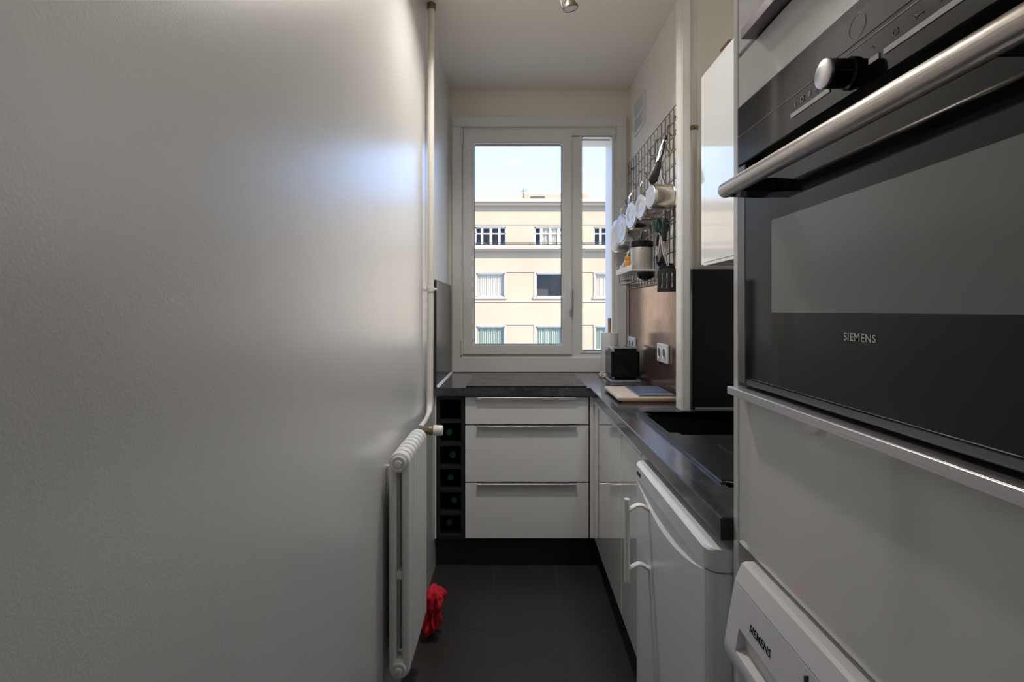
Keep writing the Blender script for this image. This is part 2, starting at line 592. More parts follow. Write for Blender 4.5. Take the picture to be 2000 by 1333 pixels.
house = thing('apartment_building', 'peach rendered apartment building across the street with rows of windows', 'building', (0, YH, -14.0))
cols = [-1.22 + 3.36 * i for i in range(-2, 5)]
rows = [(4.90, 5.97, 0.87), (2.02, 3.355, 0.86), (-1.0, 0.343, 0.86), (-4.0, -2.66, 0.86)]
us = sorted({-16.0, 20.0} | {c - h for c in cols for _, _, h in rows[:1]} | {c + h for c in cols for _, _, h in rows[:1]} | {c - 0.8 for c in cols} | {c + 0.8 for c in cols})
vs = sorted({-14.0, fz(393)} | {a for a, _, _ in rows} | {b for _, b, _ in rows})


def fac_fill(u, v):
    for i, (a, b, h) in enumerate(rows):
        hw = h if i == 0 else 0.8
        if a < v < b and any(abs(u - c) < hw for c in cols):
            return False
    return True


obj('facade_wall', grid_slab(B(), us, vs, fac_fill, lambda u, v, w: Vector((u, w, v)), YH, YH + 0.4), FACADE, house, smooth=False)
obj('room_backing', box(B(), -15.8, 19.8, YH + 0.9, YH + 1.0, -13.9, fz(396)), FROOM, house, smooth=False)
obj('roof_slab', box(B(), -16, 20, YH, YH + 9, fz(397), fz(393)), FACB, house, smooth=False)
for (a, b, d) in ((fz(403), fz(392.5), 0.35), (fz(398), fz(392), 0.5), (fz(439), fz(437), 0.05), (fz(488), fz(482), 0.55), (fz(492), fz(488), 0.3),
                  (fz(532), fz(530), 0.06), (fz(590), fz(587.5), 0.07), (fz(635), fz(633), 0.06), (fz(700), fz(697), 0.07)):
    obj('string_course', box(B(), -16, 20, YH - d, YH + 0.02, a, b), FACB, house, smooth=False)
# rooftop stair house and aerial
YS = YH + 2.0


def sx_(px):
    return (px - 1000) * YS / F


def sz_(py):
    return 1.27 + (606 - py) * YS / F


rh = obj('stair_house', box(B(), sx_(1022), sx_(1150), YS, YS + 3.0, fz(397), sz_(379)), FACADE, house, smooth=False)
obj('roof_hatch', box(B(), sx_(1037), sx_(1064), YS - 0.07, YS + 0.02, fz(396), sz_(384)), FROOM, rh, smooth=False)
obj('chimney_pot', box(B(), sx_(1017.5), sx_(1021), YS - 0.4, YS - 0.1, fz(397), sz_(377)), FACADE, rh, smooth=False)
ae = B()
tube(ae, [(sx_(1022), YS - 0.3, fz(397)), (sx_(1022), YS - 0.3, sz_(371))], 0.02, 6)
tube(ae, [(sx_(1018), YS - 0.3, sz_(376)), (sx_(1029), YS - 0.3, sz_(375))], 0.015, 6)
obj('aerial', ae, RAIL, rh)
# balcony rail of the top floor
for zz in (fz(477), fz(479.6)):
    obj('balcony_rail', tube(B(), [(-16, YH - 0.5, zz), (20, YH - 0.5, zz)], 0.022, 6), RAIL, house)
for i in range(24):
    xx = -15.5 + 1.5 * i
    obj('balcony_post', tube(B(), [(xx, YH - 0.5, fz(482)), (xx, YH - 0.5, fz(477))], 0.02, 6), RAIL, house)
# windows
for ri, (a, b, h) in enumerate(rows):
    for ci, c in enumerate(cols):
        hw = h if ri == 0 else 0.8
        bm = B()
        t_ = 0.06
        x0, x1 = c - hw, c + hw
        box(bm, x0, x0 + t_, YH + 0.12, YH + 0.22, a, b)
        box(bm, x1 - t_, x1, YH + 0.12, YH + 0.22, a, b)
        box(bm, x0, x1, YH + 0.12, YH + 0.22, a, a + t_)
        box(bm, x0, x1, YH + 0.12, YH + 0.22, b - t_, b)
        if ri == 0:
            for q in (-0.48, 0.02, 0.50):
                box(bm, c + q - 0.065, c + q + 0.065, YH + 0.11, YH + 0.22, a, b)
            zt = a + 0.66 * (b - a)
            box(bm, x0, x1, YH + 0.12, YH + 0.21, zt - 0.03, zt + 0.03)
        wo = obj('window', bm, FWIN, house, smooth=False)
        if ri > 0:
            bm = B()
            box(bm, x0 - 0.1, x1 + 0.1, YH - 0.05, YH + 0.02, b, b + 0.1)
            box(bm, x1, x1 + 0.09, YH - 0.05, YH + 0.02, a, b)
            box(bm, x0 - 0.09, x0, YH - 0.05, YH + 0.02, a, b)
            box(bm, x0 - 0.14, x1 + 0.14, YH - 0.10, YH + 0.02, a - 0.12, a)
            obj('window_surround', bm, FACB, wo, smooth=False)
        obj('pane', box(B(), x0 + 0.02, x1 - 0.02, YH + 0.16, YH + 0.17, a + 0.02, b - 0.02), GLASSF, wo, smooth=False)
        dark = ri == 0 or (ri == 1 and ci == 3)
        if not dark or (ri == 0 and ci % 2 == 1):
            bm = B()
            n_ = 40
            secs = []
            lo_, hi_ = (x0 + 0.05, x1 - 0.05) if ri else (x0 + 0.5, x1 - 0.1)
            pts = [(lo_ + (hi_ - lo_) * i / n_, YH + 0.25 + 0.05 * math.sin(i * 1.9 + ci) + 0.02 * math.sin(i * 0.7)) for i in range(n_ + 1)]
            va = [bm.verts.new((p, q, a + 0.03)) for p, q in pts]
            vb = [bm.verts.new((p, q, b - 0.03)) for p, q in pts]
            for i in range(n_):
                bm.faces.new((va[i], va[i + 1], vb[i + 1], vb[i]))
            obj('curtain', bm, FCUR if ri < 2 else FCURG, wo)
street = struct('ground_street', box(B(), -60, 60, YB + 3, 90, -14.3, -14.0), ASPH, 'street far below the window')

# ------------------------------------------------------------------ worktop, wall panels, hob, sink
SKX0, SKX1, SKY0, SKY1 = 0.452, 0.965, 1.045, 1.825      # sink rim outer
us = [XL + 0.002, 0.38, SKX0 + 0.012, 0.628, 0.666, XR - 0.002, SKX1 - 0.012, XA - 0.002]
vs = [0.900, SKY0 + 0.012, SKY1 - 0.012, 1.838, 1.907, YR - 0.002, 2.40, YB - 0.024]


def ct_fill(u, v):
    if v > 2.40:
        return u < XR - 0.002
    if u < 0.38:
        return False
    if v > YR - 0.002:
        return u < XR - 0.002
    return not (SKX0 + 0.012 < u < SKX1 - 0.012 and SKY0 + 0.012 < v < SKY1 - 0.012)


ctb = grid_slab(B(), us, vs, ct_fill, lambda u, v, w: Vector((u, v, w)), CT - 0.040, CT)
bmesh.ops.dissolve_limit(ctb, angle_limit=0.01, verts=ctb.verts[:], edges=ctb.edges[:])
es = [e_ for e_ in ctb.edges if len(e_.link_faces) == 2 and e_.calc_face_angle(0) > 0.5 and all(v.co.z > CT - 0.001 for v in e_.verts)]
bmesh.ops.bevel(ctb, geom=es, offset=0.0025, segments=2, affect='EDGES')
wt = thing('worktop', 'dark slate laminate worktop running under the window and along the sink', 'worktop', (0.5, 2.0, CT - 0.04))
obj('slab', ctb, SLATE, wt)
obj('cut_end', box(B(), 0.379, 0.60, 0.8990, 0.9003, CT - 0.0405, CT - 0.001), EDGE, wt, smooth=False, label='black raw end of the worktop')

tag(obj('backsplash_panel', box(B(), XL + 0.001, -0.366, 2.40, YB - 0.024, CT + 0.001, 1.417, 0.001, 1), SLATEL), 'short glossy slate panel on the pipe side wall beside the hob', 'wall panel', 'slate wall panels')
tag(obj('backsplash_panel', box(B(), XR - 0.010, XR - 0.0005, YR + 0.002, YB - 0.024, CT + 0.001, 1.417, 0.001, 1), SLATEW), 'slate wall panel with a copper reflection put into its colour behind the toaster and sockets', 'wall panel', 'slate wall panels')
tag(obj('backsplash_panel', box(B(), 0.690, XA - 0.002, 1.894, YR - 0.001, CT + 0.001, 1.427, 0.0015, 1), BLACKP), 'matt black boxed panel at the end of the sink under the wall cabinet', 'wall panel', 'slate wall panels')
# silicone joints
tag(obj('silicone_joint', prism_y(B(), [(-0.366, CT + 0.0005), (-0.356, CT + 0.0005), (-0.366, CT + 0.010)], 2.405, YB - 0.024), WPLAS, smooth=False), 'white silicone bead at the foot of the short slate panel', 'sealant')
tag(obj('silicone_joint', box(B(), 0.70, 1.0, 1.889, 1.894, CT + 0.0005, CT + 0.005), WPLAS, smooth=False), 'thin white silicone bead at the foot of the black panel', 'sealant')

hob = thing('induction_hob', 'flat black glass hob set in the worktop below the window', 'hob', (0.07, 2.67, CT))
obj('glass_top', box(B(), -0.226, 0.366, 2.418, 2.932, CT + 0.0005, CT + 0.0055, 0.0015, 1), HOBG, hob)
for (cx_, cy_, r_) in ((-0.08, 2.56, 0.085), (0.22, 2.55, 0.105), (-0.08, 2.80, 0.105), (0.22, 2.81, 0.085)):
    obj('cooking_zone_mark', tube(B(), [(cx_ + r_ * math.cos(2 * PI * i / 36), cy_ + r_ * math.sin(2 * PI * i / 36), CT + 0.0054) for i in range(36)], 0.0008, 4, closed=True), OVENF, hob)

# sink
sk = thing('sink', 'black composite sink with drainer set in the worktop', 'sink', (0.70, 1.43, CT))
ST = CT + 0.008
BX0, BX1, BY0, BY1 = 0.478, 0.935, 1.47, 1.800
us = [SKX0, SKX0 + 0.012, BX0, BX1, SKX1]
vs = [SKY0, SKY0 + 0.012, BY0, BY1, SKY1]
rim = grid_slab(B(), [SKX0, BX0, BX1, SKX1], [SKY0, BY0, BY1, SKY1], lambda u, v: not (BX0 < u < BX1 and BY0 < v < BY1), lambda u, v, w: Vector((u, v, w)), CT + 0.0005, ST)
bmesh.ops.dissolve_limit(rim, angle_limit=0.01, verts=rim.verts[:], edges=rim.edges[:])
cor = [e_ for e_ in rim.edges if abs(e_.verts[0].co.z - e_.verts[1].co.z) > 0.001]
bmesh.ops.bevel(rim, geom=cor, offset=0.028, segments=5, affect='EDGES')
es = [e_ for e_ in rim.edges if len(e_.link_faces) == 2 and e_.calc_face_angle(0) > 0.7 and all(v.co.z > CT + 0.004 for v in e_.verts)]
bmesh.ops.bevel(rim, geom=es, offset=0.004, segments=3, affect='EDGES')
obj('rim', rim, SINKM, sk)
bs = B()
bd = 0.19


def rrect(x0, x1, y0, y1, r, z, n=5):
    pts = []
    for (cx_, cy_, a0) in ((x1 - r, y1 - r, 0), (x0 + r, y1 - r, PI / 2), (x0 + r, y0 + r, PI), (x1 - r, y0 + r, 1.5 * PI)):
        for i in range(n + 1):
            a = a0 + PI / 2 * i / n
            pts.append((cx_ + r * math.cos(a), cy_ + r * math.sin(a), z))
    return pts


loft(bs, [rrect(BX0 - 0.001, BX1 + 0.001, BY0 - 0.001, BY1 + 0.001, 0.028, ST - 0.002), rrect(BX0 + 0.004, BX1 - 0.004, BY0 + 0.004, BY1 - 0.004, 0.03, ST - 0.02),
          rrect(BX0 + 0.012, BX1 - 0.012, BY0 + 0.012, BY1 - 0.012, 0.04, CT - bd + 0.02), rrect(BX0 + 0.03, BX1 - 0.03, BY0 + 0.03, BY1 - 0.03, 0.05, CT - bd)], cap=False)
bs.faces.new([v for v in bs.verts][-24:])
obj('basin', bs, SINKM, sk)
for i in range(5):
    xx = 0.565 + 0.075 * i
    obj('drainer_rib', box(B(), xx, xx + 0.007, 1.10, 1.36, ST - 0.001, ST + 0.0035, 0.0015, 2), SINKM, sk)
tp = B()
cyl(tp, (0.955, 1.60, ST - 0.004), (0.955, 1.60, ST + 0.03), 0.022)
tube(tp, [(0.955, 1.60, ST + 0.03), (0.955, 1.60, ST + 0.16), (0.948, 1.60, ST + 0.20), (0.92, 1.60, ST + 0.215), (0.86, 1.60, ST + 0.21), (0.82, 1.60, ST + 0.19)], 0.011, 12)
tag(obj('tap', tp, STEEL), 'steel mixer tap at the back edge of the sink', 'tap')

# ------------------------------------------------------------------ base units
YD = 2.42        # drawer front plane


def handle_strip(x0, x1, y0, y1, z, axis):
    """thin aluminium profile on the top edge of a front"""
    bm = B()
    if axis == 'X':      # runs along X, front faces -Y
        box(bm, x0, x1, y0 - 0.016, y0 + 0.016, z, z + 0.0025, 0.0006, 1)
        box(bm, x0, x1, y0 - 0.018, y0 - 0.0155, z - 0.008, z + 0.0025, 0.0006, 1)
    else:                # runs along Y, front faces -X
        box(bm, x0 - 0.016, x0 + 0.016, y0, y1, z, z + 0.0025, 0.0006, 1)
        box(bm, x0 - 0.018, x0 - 0.0155, y0, y1, z - 0.010, z + 0.0025, 0.0006, 1)
    return bm


dc = thing('drawer_unit', 'white three drawer unit under the hob', 'cabinet', (0.07, 2.70, 0))
obj('carcass', box(B(), -0.232, 0.376, YD + 0.019, 2.95, 0.152, CT - 0.041), CARC, dc, smooth=False)
for (z0, z1) in ((0.712, 0.842), (0.430, 0.704), (0.153, 0.422)):
    d_ = obj('drawer_front', box(B(), -0.229, 0.3745, YD, YD + 0.018, z0, z1, 0.0012, 1), LACQ, dc)
    obj('handle', handle_strip(-0.17, 0.315, YD, 0, z1 + 0.0002, 'X'), ALU, d_, smooth=False)
obj('plinth', box(B(), XL + 0.003, 0.45, 2.475, 2.49, 0.001, 0.150), PLINTH, dc, smooth=False)

fi = thing('corner_filler', 'narrow white corner strip between the drawers and the sink unit doors', 'cabinet', (0.39, 2.40, 0.15))
obj('facing_strip', box(B(), 0.381, 0.4005, YD + 0.001, YD + 0.018, 0.153, CT - 0.042, 0.001, 1), LACQ, fi)
obj('side_strip', box(B(), 0.4010, 0.418, 2.306, YD + 0.018, 0.153, CT - 0.042, 0.001, 1), LACQ, fi)

# sink unit with two doors
su = thing('sink_unit', 'white base unit with two glossy doors beside the fridge', 'cabinet', (0.6, 1.88, 0))
obj('carcass', box(B(), 0.420, 0.472, 1.462, 2.300, 0.152, CT - 0.041), CARC, su, smooth=False)
for (y0, y1) in ((1.8145, 2.302), (1.462, 1.8105)):
    d_ = obj('door', box(B(), 0.400, 0.418, y0, y1, 0.153, 0.843, 0.0012, 1), LACQ, su)
    obj('handle', handle_strip(0.400, 0, y0 + 0.005, y1 - 0.005, 0.8433, 'Y'), ALU, d_, smooth=False)
obj('plinth', box(B(), 0.455, 0.47, 1.465, 2.474, 0.001, 0.150), PLINTH, su, smooth=False)

# wine rack with bottles
RX0, RX1 = -0.369, -0.2345
wr = thing('wine_rack', 'anthracite open wine rack of six cells beside the drawers', 'wine rack', (-0.30, 2.65, 0.15))
obj('side_panel', box(B(), RX0, RX0 + 0.016, YD, 2.93, 0.152, CT - 0.041), RACKW, wr, smooth=False)
obj('side_panel', box(B(), RX1 - 0.014, RX1, YD, 2.93, 0.152, CT - 0.041), RACKW, wr, smooth=False)
obj('back_panel', box(B(), RX0 + 0.016, RX1 - 0.014, 2.915, 2.93, 0.152, CT - 0.041), RACKW, wr, smooth=False)
shelf_z = [0.152 + 0.1130 * i for i in range(7)]
for z in shelf_z:
    obj('shelf', box(B(), RX0 + 0.016, RX1 - 0.014, YD + 0.002, 2.915, z, z + 0.015), RACKW, wr, smooth=False)
obj('end_panel', box(B(), XL + 0.0015, RX0 - 0.001, YD - 0.002, 2.93, 0.152, CT - 0.041), LACQ, wr, smooth=False, label='white end panel against the wall')
bot_label = ['in the lowest cell of the rack', 'in the second cell up of the rack', 'in the third cell up of the rack', 'in the fourth cell up of the rack', 'behind the radiator knob in the rack']
bot_x = [-0.325, -0.290, -0.308, -0.297, -0.330]
for i in range(5):
    zc = shelf_z[i] + 0.015 + 0.0385
    xb = bot_x[i]
    bt = thing('wine_bottle', 'green capped wine bottle lying ' + bot_label[i], 'bottle', (xb, 2.65, zc - 0.038), 'wine bottles in the rack')
    bb = B()
    lathe(bb, [(0.0145, 2.485), (0.0145, 2.56), (0.020, 2.60), (0.034, 2.635), (0.0375, 2.66), (0.0375, 2.78), (0.034, 2.79)], (max(min(xb, RX1 - 0.053), RX0 + 0.0545), 0, zc), 'Y', 20)
    obj('glass_body', bb, GLASSB, bt)
    cb = B()
    lathe(cb, [(0.004, 2.4745), (0.0150, 2.475), (0.0162, 2.478), (0.0162, 2.53), (0.0158, 2.54)], (max(min(xb, RX1 - 0.053), RX0 + 0.0545), 0, zc), 'Y', 20)
    obj('capsule', cb, GREENC, bt)

# ------------------------------------------------------------------ fridge
FXf, FY0, FY1, FT = 0.358, 0.905, 1.452, 0.830
fg = thing('fridge', 'white undercounter fridge with a bar handle under the worktop', 'fridge', (0.60, 1.18, 0))


def fr_x(y, x0, r=0.030):
    d0, d1 = y - FY0, FY1 - y
    d = min(d0, d1)
    if d >= r:
        return x0
    return x0 + r - math.sqrt(max(r * r - (r - d) ** 2, 0))


ys = [FY0, FY0 + 0.002, FY0 + 0.006, FY0 + 0.012, FY0 + 0.020, FY0 + 0.030] + [FY0 + 0.030 + (FY1 - FY0 - 0.06) * i / 24 for i in range(1, 24)] + [FY1 - 0.030, FY1 - 0.020, FY1 - 0.012, FY1 - 0.006, FY1 - 0.002, FY1]
slab = B()
loft(slab, [[(fr_x(y, FXf), y, FT - 0.041), (fr_x(y, FXf), y, FT - 0.004), (fr_x(y, FXf) + 0.004, y, FT), (0.98, y, FT), (0.98, y, FT - 0.041)] for y in ys])
top = obj('top_slab', slab, FRIDGE, fg, deg=30)
obj('badge', box(B(), FXf - 0.0008, FXf + 0.001, FY1 - 0.075, FY1 - 0.038, FT - 0.028, FT - 0.018), PRINTD, top, smooth=False, label='small dark badge')
door = B()
DT = FT - 0.044


def scoop(y):
    t = (y - FY0 - 0.02) / (FY1 - FY0 - 0.04)
    if t <= 0 or t >= 1:
        return 0.0
    return 0.046 * math.sin(PI * t) ** 0.85


loft(door, [[(fr_x(y, FXf + 0.001), y, 0.05), (fr_x(y, FXf + 0.001), y, DT - scoop(y)), (fr_x(y, FXf + 0.001) + 0.0005 + 0.85 * scoop(y), y, DT - 0.0004), (0.418, y, DT), (0.418, y, 0.05)] for y in ys])
dro = obj('door', door, FRIDGE, fg, deg=16)
hb = B()
HX, HY = 0.302, 1.300
tube(hb, [(HX, HY, 0.556), (HX, HY, 0.774)], 0.0072, 14)
obj('handle_bar', hb, WPLAS, dro)
for z in (0.745, 0.590):
    bm = B()
    p = []
    for i in range(9):
        t = i / 8
        p.append((HX + 0.004 + (FXf - HX) * t, HY, z + 0.013 * math.sin(PI * t) ** 1.5))
    tube(bm, p, 0.0055, 10, flat=1.6, up=(0, 1, 0))
    obj('handle_bracket', bm, WPLAS, dro)
obj('seal', box(B(), 0.4185, 0.426, FY0 + 0.004, FY1 - 0.004, 0.055, DT - 0.002), SEAL, fg, smooth=False)
obj('body', box(B(), 0.4265, 0.975, FY0 + 0.001, FY1 - 0.001, 0.02, DT - 0.001, 0.004), FRIDGEB, fg)
obj('foot', box(B(), 0.44, 0.95, FY0 + 0.03, FY1 - 0.03, 0.0005, 0.02), SEAL, fg, smooth=False)

# ------------------------------------------------------------------ tall unit with oven, washing machine below
TX, TY0, TY1 = 0.402, 0.235, 0.881
tu = thing('tall_unit', 'tall white oven unit with glossy fronts above the washing machine', 'cabinet', (0.72, 0.56, 0))
obj('side_panel', box(B(), TX, XA - 0.002, TY1, 0.8985, 0.001, 2.30, 0.001, 1), LACQ, tu)
obj('side_panel', box(B(), TX, XA - 0.002, TY0 - 0.018, TY0, 0.001, 2.30, 0.001, 1), LACQ, tu)
obj('back_panel', box(B(), XA - 0.02, XA - 0.004, TY0, TY1, 0.86, 2.30), CARC, tu, smooth=False)
obj('shelf', box(B(), 0.424, XA - 0.02, TY0, TY1, 1.120, 1.138), CARC, tu, smooth=False)
obj('shelf', box(B(), 0.424, XA - 0.02, TY0, TY1, 0.861, 0.877), CARC, tu, smooth=False)
obj('shelf', box(B(), 0.424, XA - 0.02, TY0, TY1, 1.632, 1.648), CARC, tu, smooth=False)
obj('top_board', box(B(), 0.404, XA - 0.02, TY0, TY1, 2.282, 2.30), LACQ, tu, smooth=False)
d_ = obj('lift_door', box(B(), TX, TX + 0.018, TY0 + 0.003, TY1 - 0.003, 1.724, 2.279, 0.0012, 1), LACQ, tu)
bm = B()
box(bm, TX - 0.020, TX + 0.016, TY0 + 0.003, 0.822, 1.7195, 1.7225, 0.0006, 1)
box(bm, TX - 0.022, TX - 0.0190, TY0 + 0.003, 0.822, 1.7195, 1.736, 0.0006, 1)
obj('handle', bm, ALUD, d_, smooth=False, label='dark brown metal grip strip')
obj('filler_front', box(B(), TX, TX + 0.018, TY0 + 0.003, TY1 - 0.003, 1.628, 1.7165, 0.0012, 1), LACQ, tu)
d_ = obj('drop_door', box(B(), TX, TX + 0.018, TY0 + 0.003, TY1 - 0.005, 0.858, 1.133, 0.0012, 1), LACQ, tu)
bm = B()
box(bm, TX - 0.022, TX + 0.016, TY0 + 0.003, TY1 - 0.012, 1.1335, 1.1362, 0.0006, 1)
box(bm, TX - 0.0245, TX - 0.0215, TY0 + 0.003, TY1 - 0.012, 1.1235, 1.1362, 0.0006, 1)
obj('handle', bm, ALU, d_, smooth=False, label='brushed aluminium grip strip')

# oven
OXf = 0.395
OY0, OY1 = 0.262, 0.868
oz0, oz1 = 1.143, 1.623
ov = thing('oven', 'black glass built-in oven with a steel bar handle in the tall unit', 'oven', (0.68, 0.565, oz0))
obj('cavity', box(B(), 0.426, 0.95, OY0 + 0.02, OY1 - 0.02, oz0 + 0.004, oz1 - 0.004), OVENF, ov, smooth=False)
cp = obj('control_panel', box(B(), OXf, 0.425, OY0, OY1, 1.521, oz1, 0.0015, 1), OVENB, ov)
obj('panel_seam', box(B(), OXf - 0.0006, OXf + 0.001, OY0, OY1, 1.5705, 1.5715), OVENF, cp, smooth=False)
obj('display', box(B(), OXf - 0.0007, OXf + 0.001, 0.395, 0.640, 1.5765, 1.6115), LCD, cp, smooth=False)
# clock ring on the display
obj('clock_mark', tube(B(), [(OXf - 0.0009, 0.565 + 0.0135 * math.cos(2 * PI * i / 30), 1.594 + 0.0135 * math.sin(2 * PI * i / 30)) for i in range(30)], 0.0004, 4, closed=True), PRINT, cp)
obj('touch_strip', box(B(), OXf - 0.0012, OXf + 0.001, 0.615, 0.700, 1.5410, 1.5470), PRINT, cp, smooth=False, label='pale touch strip with selection symbols above')
obj('touch_strip', box(B(), OXf - 0.0012, OXf + 0.001, 0.325, 0.525, 1.5410, 1.5470), PRINT, cp, smooth=False, label='pale touch strip near the clock symbols')
obj('touch_strip', box(B(), OXf - 0.0012, OXf + 0.001, 0.532, 0.547, 1.5410, 1.5470), PRINT, cp, smooth=False)


def mark(shape, y, z):
    bm = B()
    x0, x1 = OXf - 0.0008, OXf + 0.0005
    s = 0.0035
    if shape == 'square':
        for (a, b, c_, d__) in ((-s, s, s - 0.0008, s), (-s, s, -s, -s + 0.0008), (-s, -s + 0.0008, -s, s), (s - 0.0008, s, -s, s)):
            box(bm, x0, x1, y + a, y + b, z + c_, z + d__)
    elif shape == 'bar':
        for q in (-0.0022, 0, 0.0022):
            box(bm, x0, x1, y - s, y + s, z + q - 0.0005, z + q + 0.0005)
        box(bm, x0, x1, y - 0.0005, y + 0.0005, z - s, z + s)
    elif shape == 'star':
        for a in range(3):
            dx = math.cos(a * PI / 3) * s
            dz = math.sin(a * PI / 3) * s
            tube(bm, [(x0, y - dx, z - dz), (x0, y + dx, z + dz)], 0.0004, 4)
    elif shape == 'info':
        box(bm, x0, x1, y - 0.0006, y + 0.0006, z - s, z + 0.001)
        box(bm, x0, x1, y - 0.0006, y + 0.0006, z + 0.002, z + 0.0032)
    elif shape == 'clock':
        tube(bm, [(x0, y + s * math.cos(2 * PI * i / 16), z + s * math.sin(2 * PI * i / 16)) for i in range(16)], 0.0004, 4, closed=True)
        tube(bm, [(x0, y, z + 0.002), (x0, y, z), (x0, y - 0.002, z)], 0.0004, 4)
    elif shape == 'key':
        tube(bm, [(x0, y + 0.003 + 0.0018 * math.cos(2 * PI * i / 12), z + 0.0018 * math.sin(2 * PI * i / 12)) for i in range(12)], 0.0004, 4, closed=True)
        tube(bm, [(x0, y + 0.0012, z), (x0, y - 0.0055, z), (x0, y - 0.0055, z - 0.002)], 0.0004, 4)
    elif shape == 'arrows':
        for q in (-0.003, 0.0015):
            tube(bm, [(x0, y + q + 0.0025, z + 0.003), (x0, y + q, z), (x0, y + q + 0.0025, z - 0.003)], 0.0004, 4)
        box(bm, x0, x1, y - 0.007, y - 0.003, z - 0.002, z + 0.002)
    elif shape == 'hook':
        tube(bm, [(x0, y + 0.003, z + 0.002), (x0, y, z + 0.002), (x0, y - 0.002, z - 0.002)], 0.0004, 4)
    obj('symbol', bm, PRINT, cp, smooth=False)


for s_, y_ in (('info', 0.690), ('square', 0.673), ('bar', 0.657), ('star', 0.641), ('bar', 0.625)):
    mark(s_, y_, 1.5570)
for s_, y_ in (('hook', 0.542), ('clock', 0.510), ('key', 0.481), ('arrows', 0.452), ('star', 0.41), ('square', 0.38)):
    mark(s_, y_, 1.5570)
kb = B()
KY, KZ = 0.578, 1.5460
lathe(kb, [(0.0185, OXf + 0.001), (0.0185, OXf - 0.004), (0.0165, OXf - 0.006), (0.0162, OXf - 0.028), (0.0160, OXf - 0.0285)], (0, KY, KZ), 'X', 32)
kn = obj('dial', kb, BPLAST, cp)
kb = B()
lathe(kb, [(0.0152, OXf - 0.0286), (0.0166, OXf - 0.0290), (0.0166, OXf - 0.0318), (0.0145, OXf - 0.0332), (0.001, OXf - 0.0330)], (0, KY, KZ), 'X', 32)
obj('dial_cap', kb, ALU, kn, label='brushed metal cap of the dial')

od = obj('oven_door', box(B(), OXf + 0.0002, 0.425, OY0, OY1 - 0.0285, oz0 + 0.012, 1.486, 0.0015, 1), OVENB, ov)
obj('door_edge_frame', box(B(), OXf + 0.001, 0.425, OY1 - 0.026, OY1, oz0 + 0.002, 1.519, 0.0015, 1), OVENF, ov)
obj('bottom_trim', box(B(), OXf + 0.003, 0.425, OY0, OY1 - 0.0265, oz0, oz0 + 0.0105, 0.001, 1), OVENF, ov)
obj('handle_recess', box(B(), 0.418, 0.425, OY0, OY1 - 0.0265, 1.4865, 1.5205), EDGE, ov, smooth=False)
obj('inner_window', box(B(), OXf - 0.0004, OXf + 0.001, OY0 + 0.07, 0.753, 1.2665, 1.4065), OVENW, od, smooth=False)
obj('brand_lettering', text_mesh(B(), 'SIEMENS', 0.052, (OXf + 0.0001, 0.563, 1.2386), (0, -1, 0), (0, 0, 1), 0.0006, 0.004), PRINT, od, smooth=False)
hx, hz = 0.346, 1.4640
hb = B()
hp, hr = [], []
HYE = 0.812
for i, (dy, rr) in enumerate(((0.0, 0.004), (-0.0015, 0.0075), (-0.004, 0.0105), (-0.008, 0.0120), (-0.012, 0.0125))):
    hp.append((hx, HYE + dy, hz))
    hr.append(rr)
hp.append((hx, 0.318, hz))
hr.append(0.0125)
tube(hb, hp, hr, 24)
hh = obj('handle', hb, STEELH, od)
for yy in (0.775, 0.335):
    bm = B()
    loft(bm, [[(hx + 0.002, yy - 0.024, hz - 0.0125), (hx + 0.002, yy + 0.020, hz - 0.0125), (hx + 0.002, yy + 0.020, hz + 0.004), (hx + 0.002, yy - 0.024, hz + 0.004)],
              [(OXf + 0.0002, yy - 0.030, hz - 0.016), (OXf + 0.0002, yy + 0.012, hz - 0.016), (OXf + 0.0002, yy + 0.012, hz + 0.006), (OXf + 0.0002, yy - 0.030, hz + 0.006)]])
    obj('handle_mount', bm, BPLAST, hh, smooth=False)

# washing machine
WY0, WY1 = 0.240, 0.827
wm = thing('washing_machine', 'white washing machine with a sloping control panel under the oven unit', 'washing machine', (0.68, 0.53, 0))
lid = B()
prism_y(lid, [(0.99, 0.850), (0.390, 0.850), (0.3835, 0.8475), (0.3725, 0.8205), (0.99, 0.8205)], WY0, WY1)
es = [e_ for e_ in lid.edges if abs(e_.verts[0].co.y - e_.verts[1].co.y) > 0.1 and e_.verts[0].co.x < 0.4]
obj('lid', lid, WASH, wm, deg=15)


def wpx(z):
    return 0.3718 - (0.8185 - z) * (0.3718 - 0.3550) / (0.8185 - 0.720)


def panel_sec(y, rec):
    a = [(wpx(0.8185), 0.8185), (wpx(0.79), 0.79), (wpx(0.762), 0.762)]
    if rec:
        a += [(0.404, 0.757), (0.404, 0.738), (wpx(0.724) + 0.001, 0.7262), (wpx(0.720), 0.7205)]
    else:
        a += [(wpx(0.757), 0.757), (wpx(0.738), 0.738), (wpx(0.726), 0.726), (wpx(0.720), 0.7205)]
    a += [(0.3545, 0.708), (0.3575, 0.697), (0.366, 0.686), (0.45, 0.686), (0.45, 0.8185)]
    return [(x, y, z) for x, z in a]


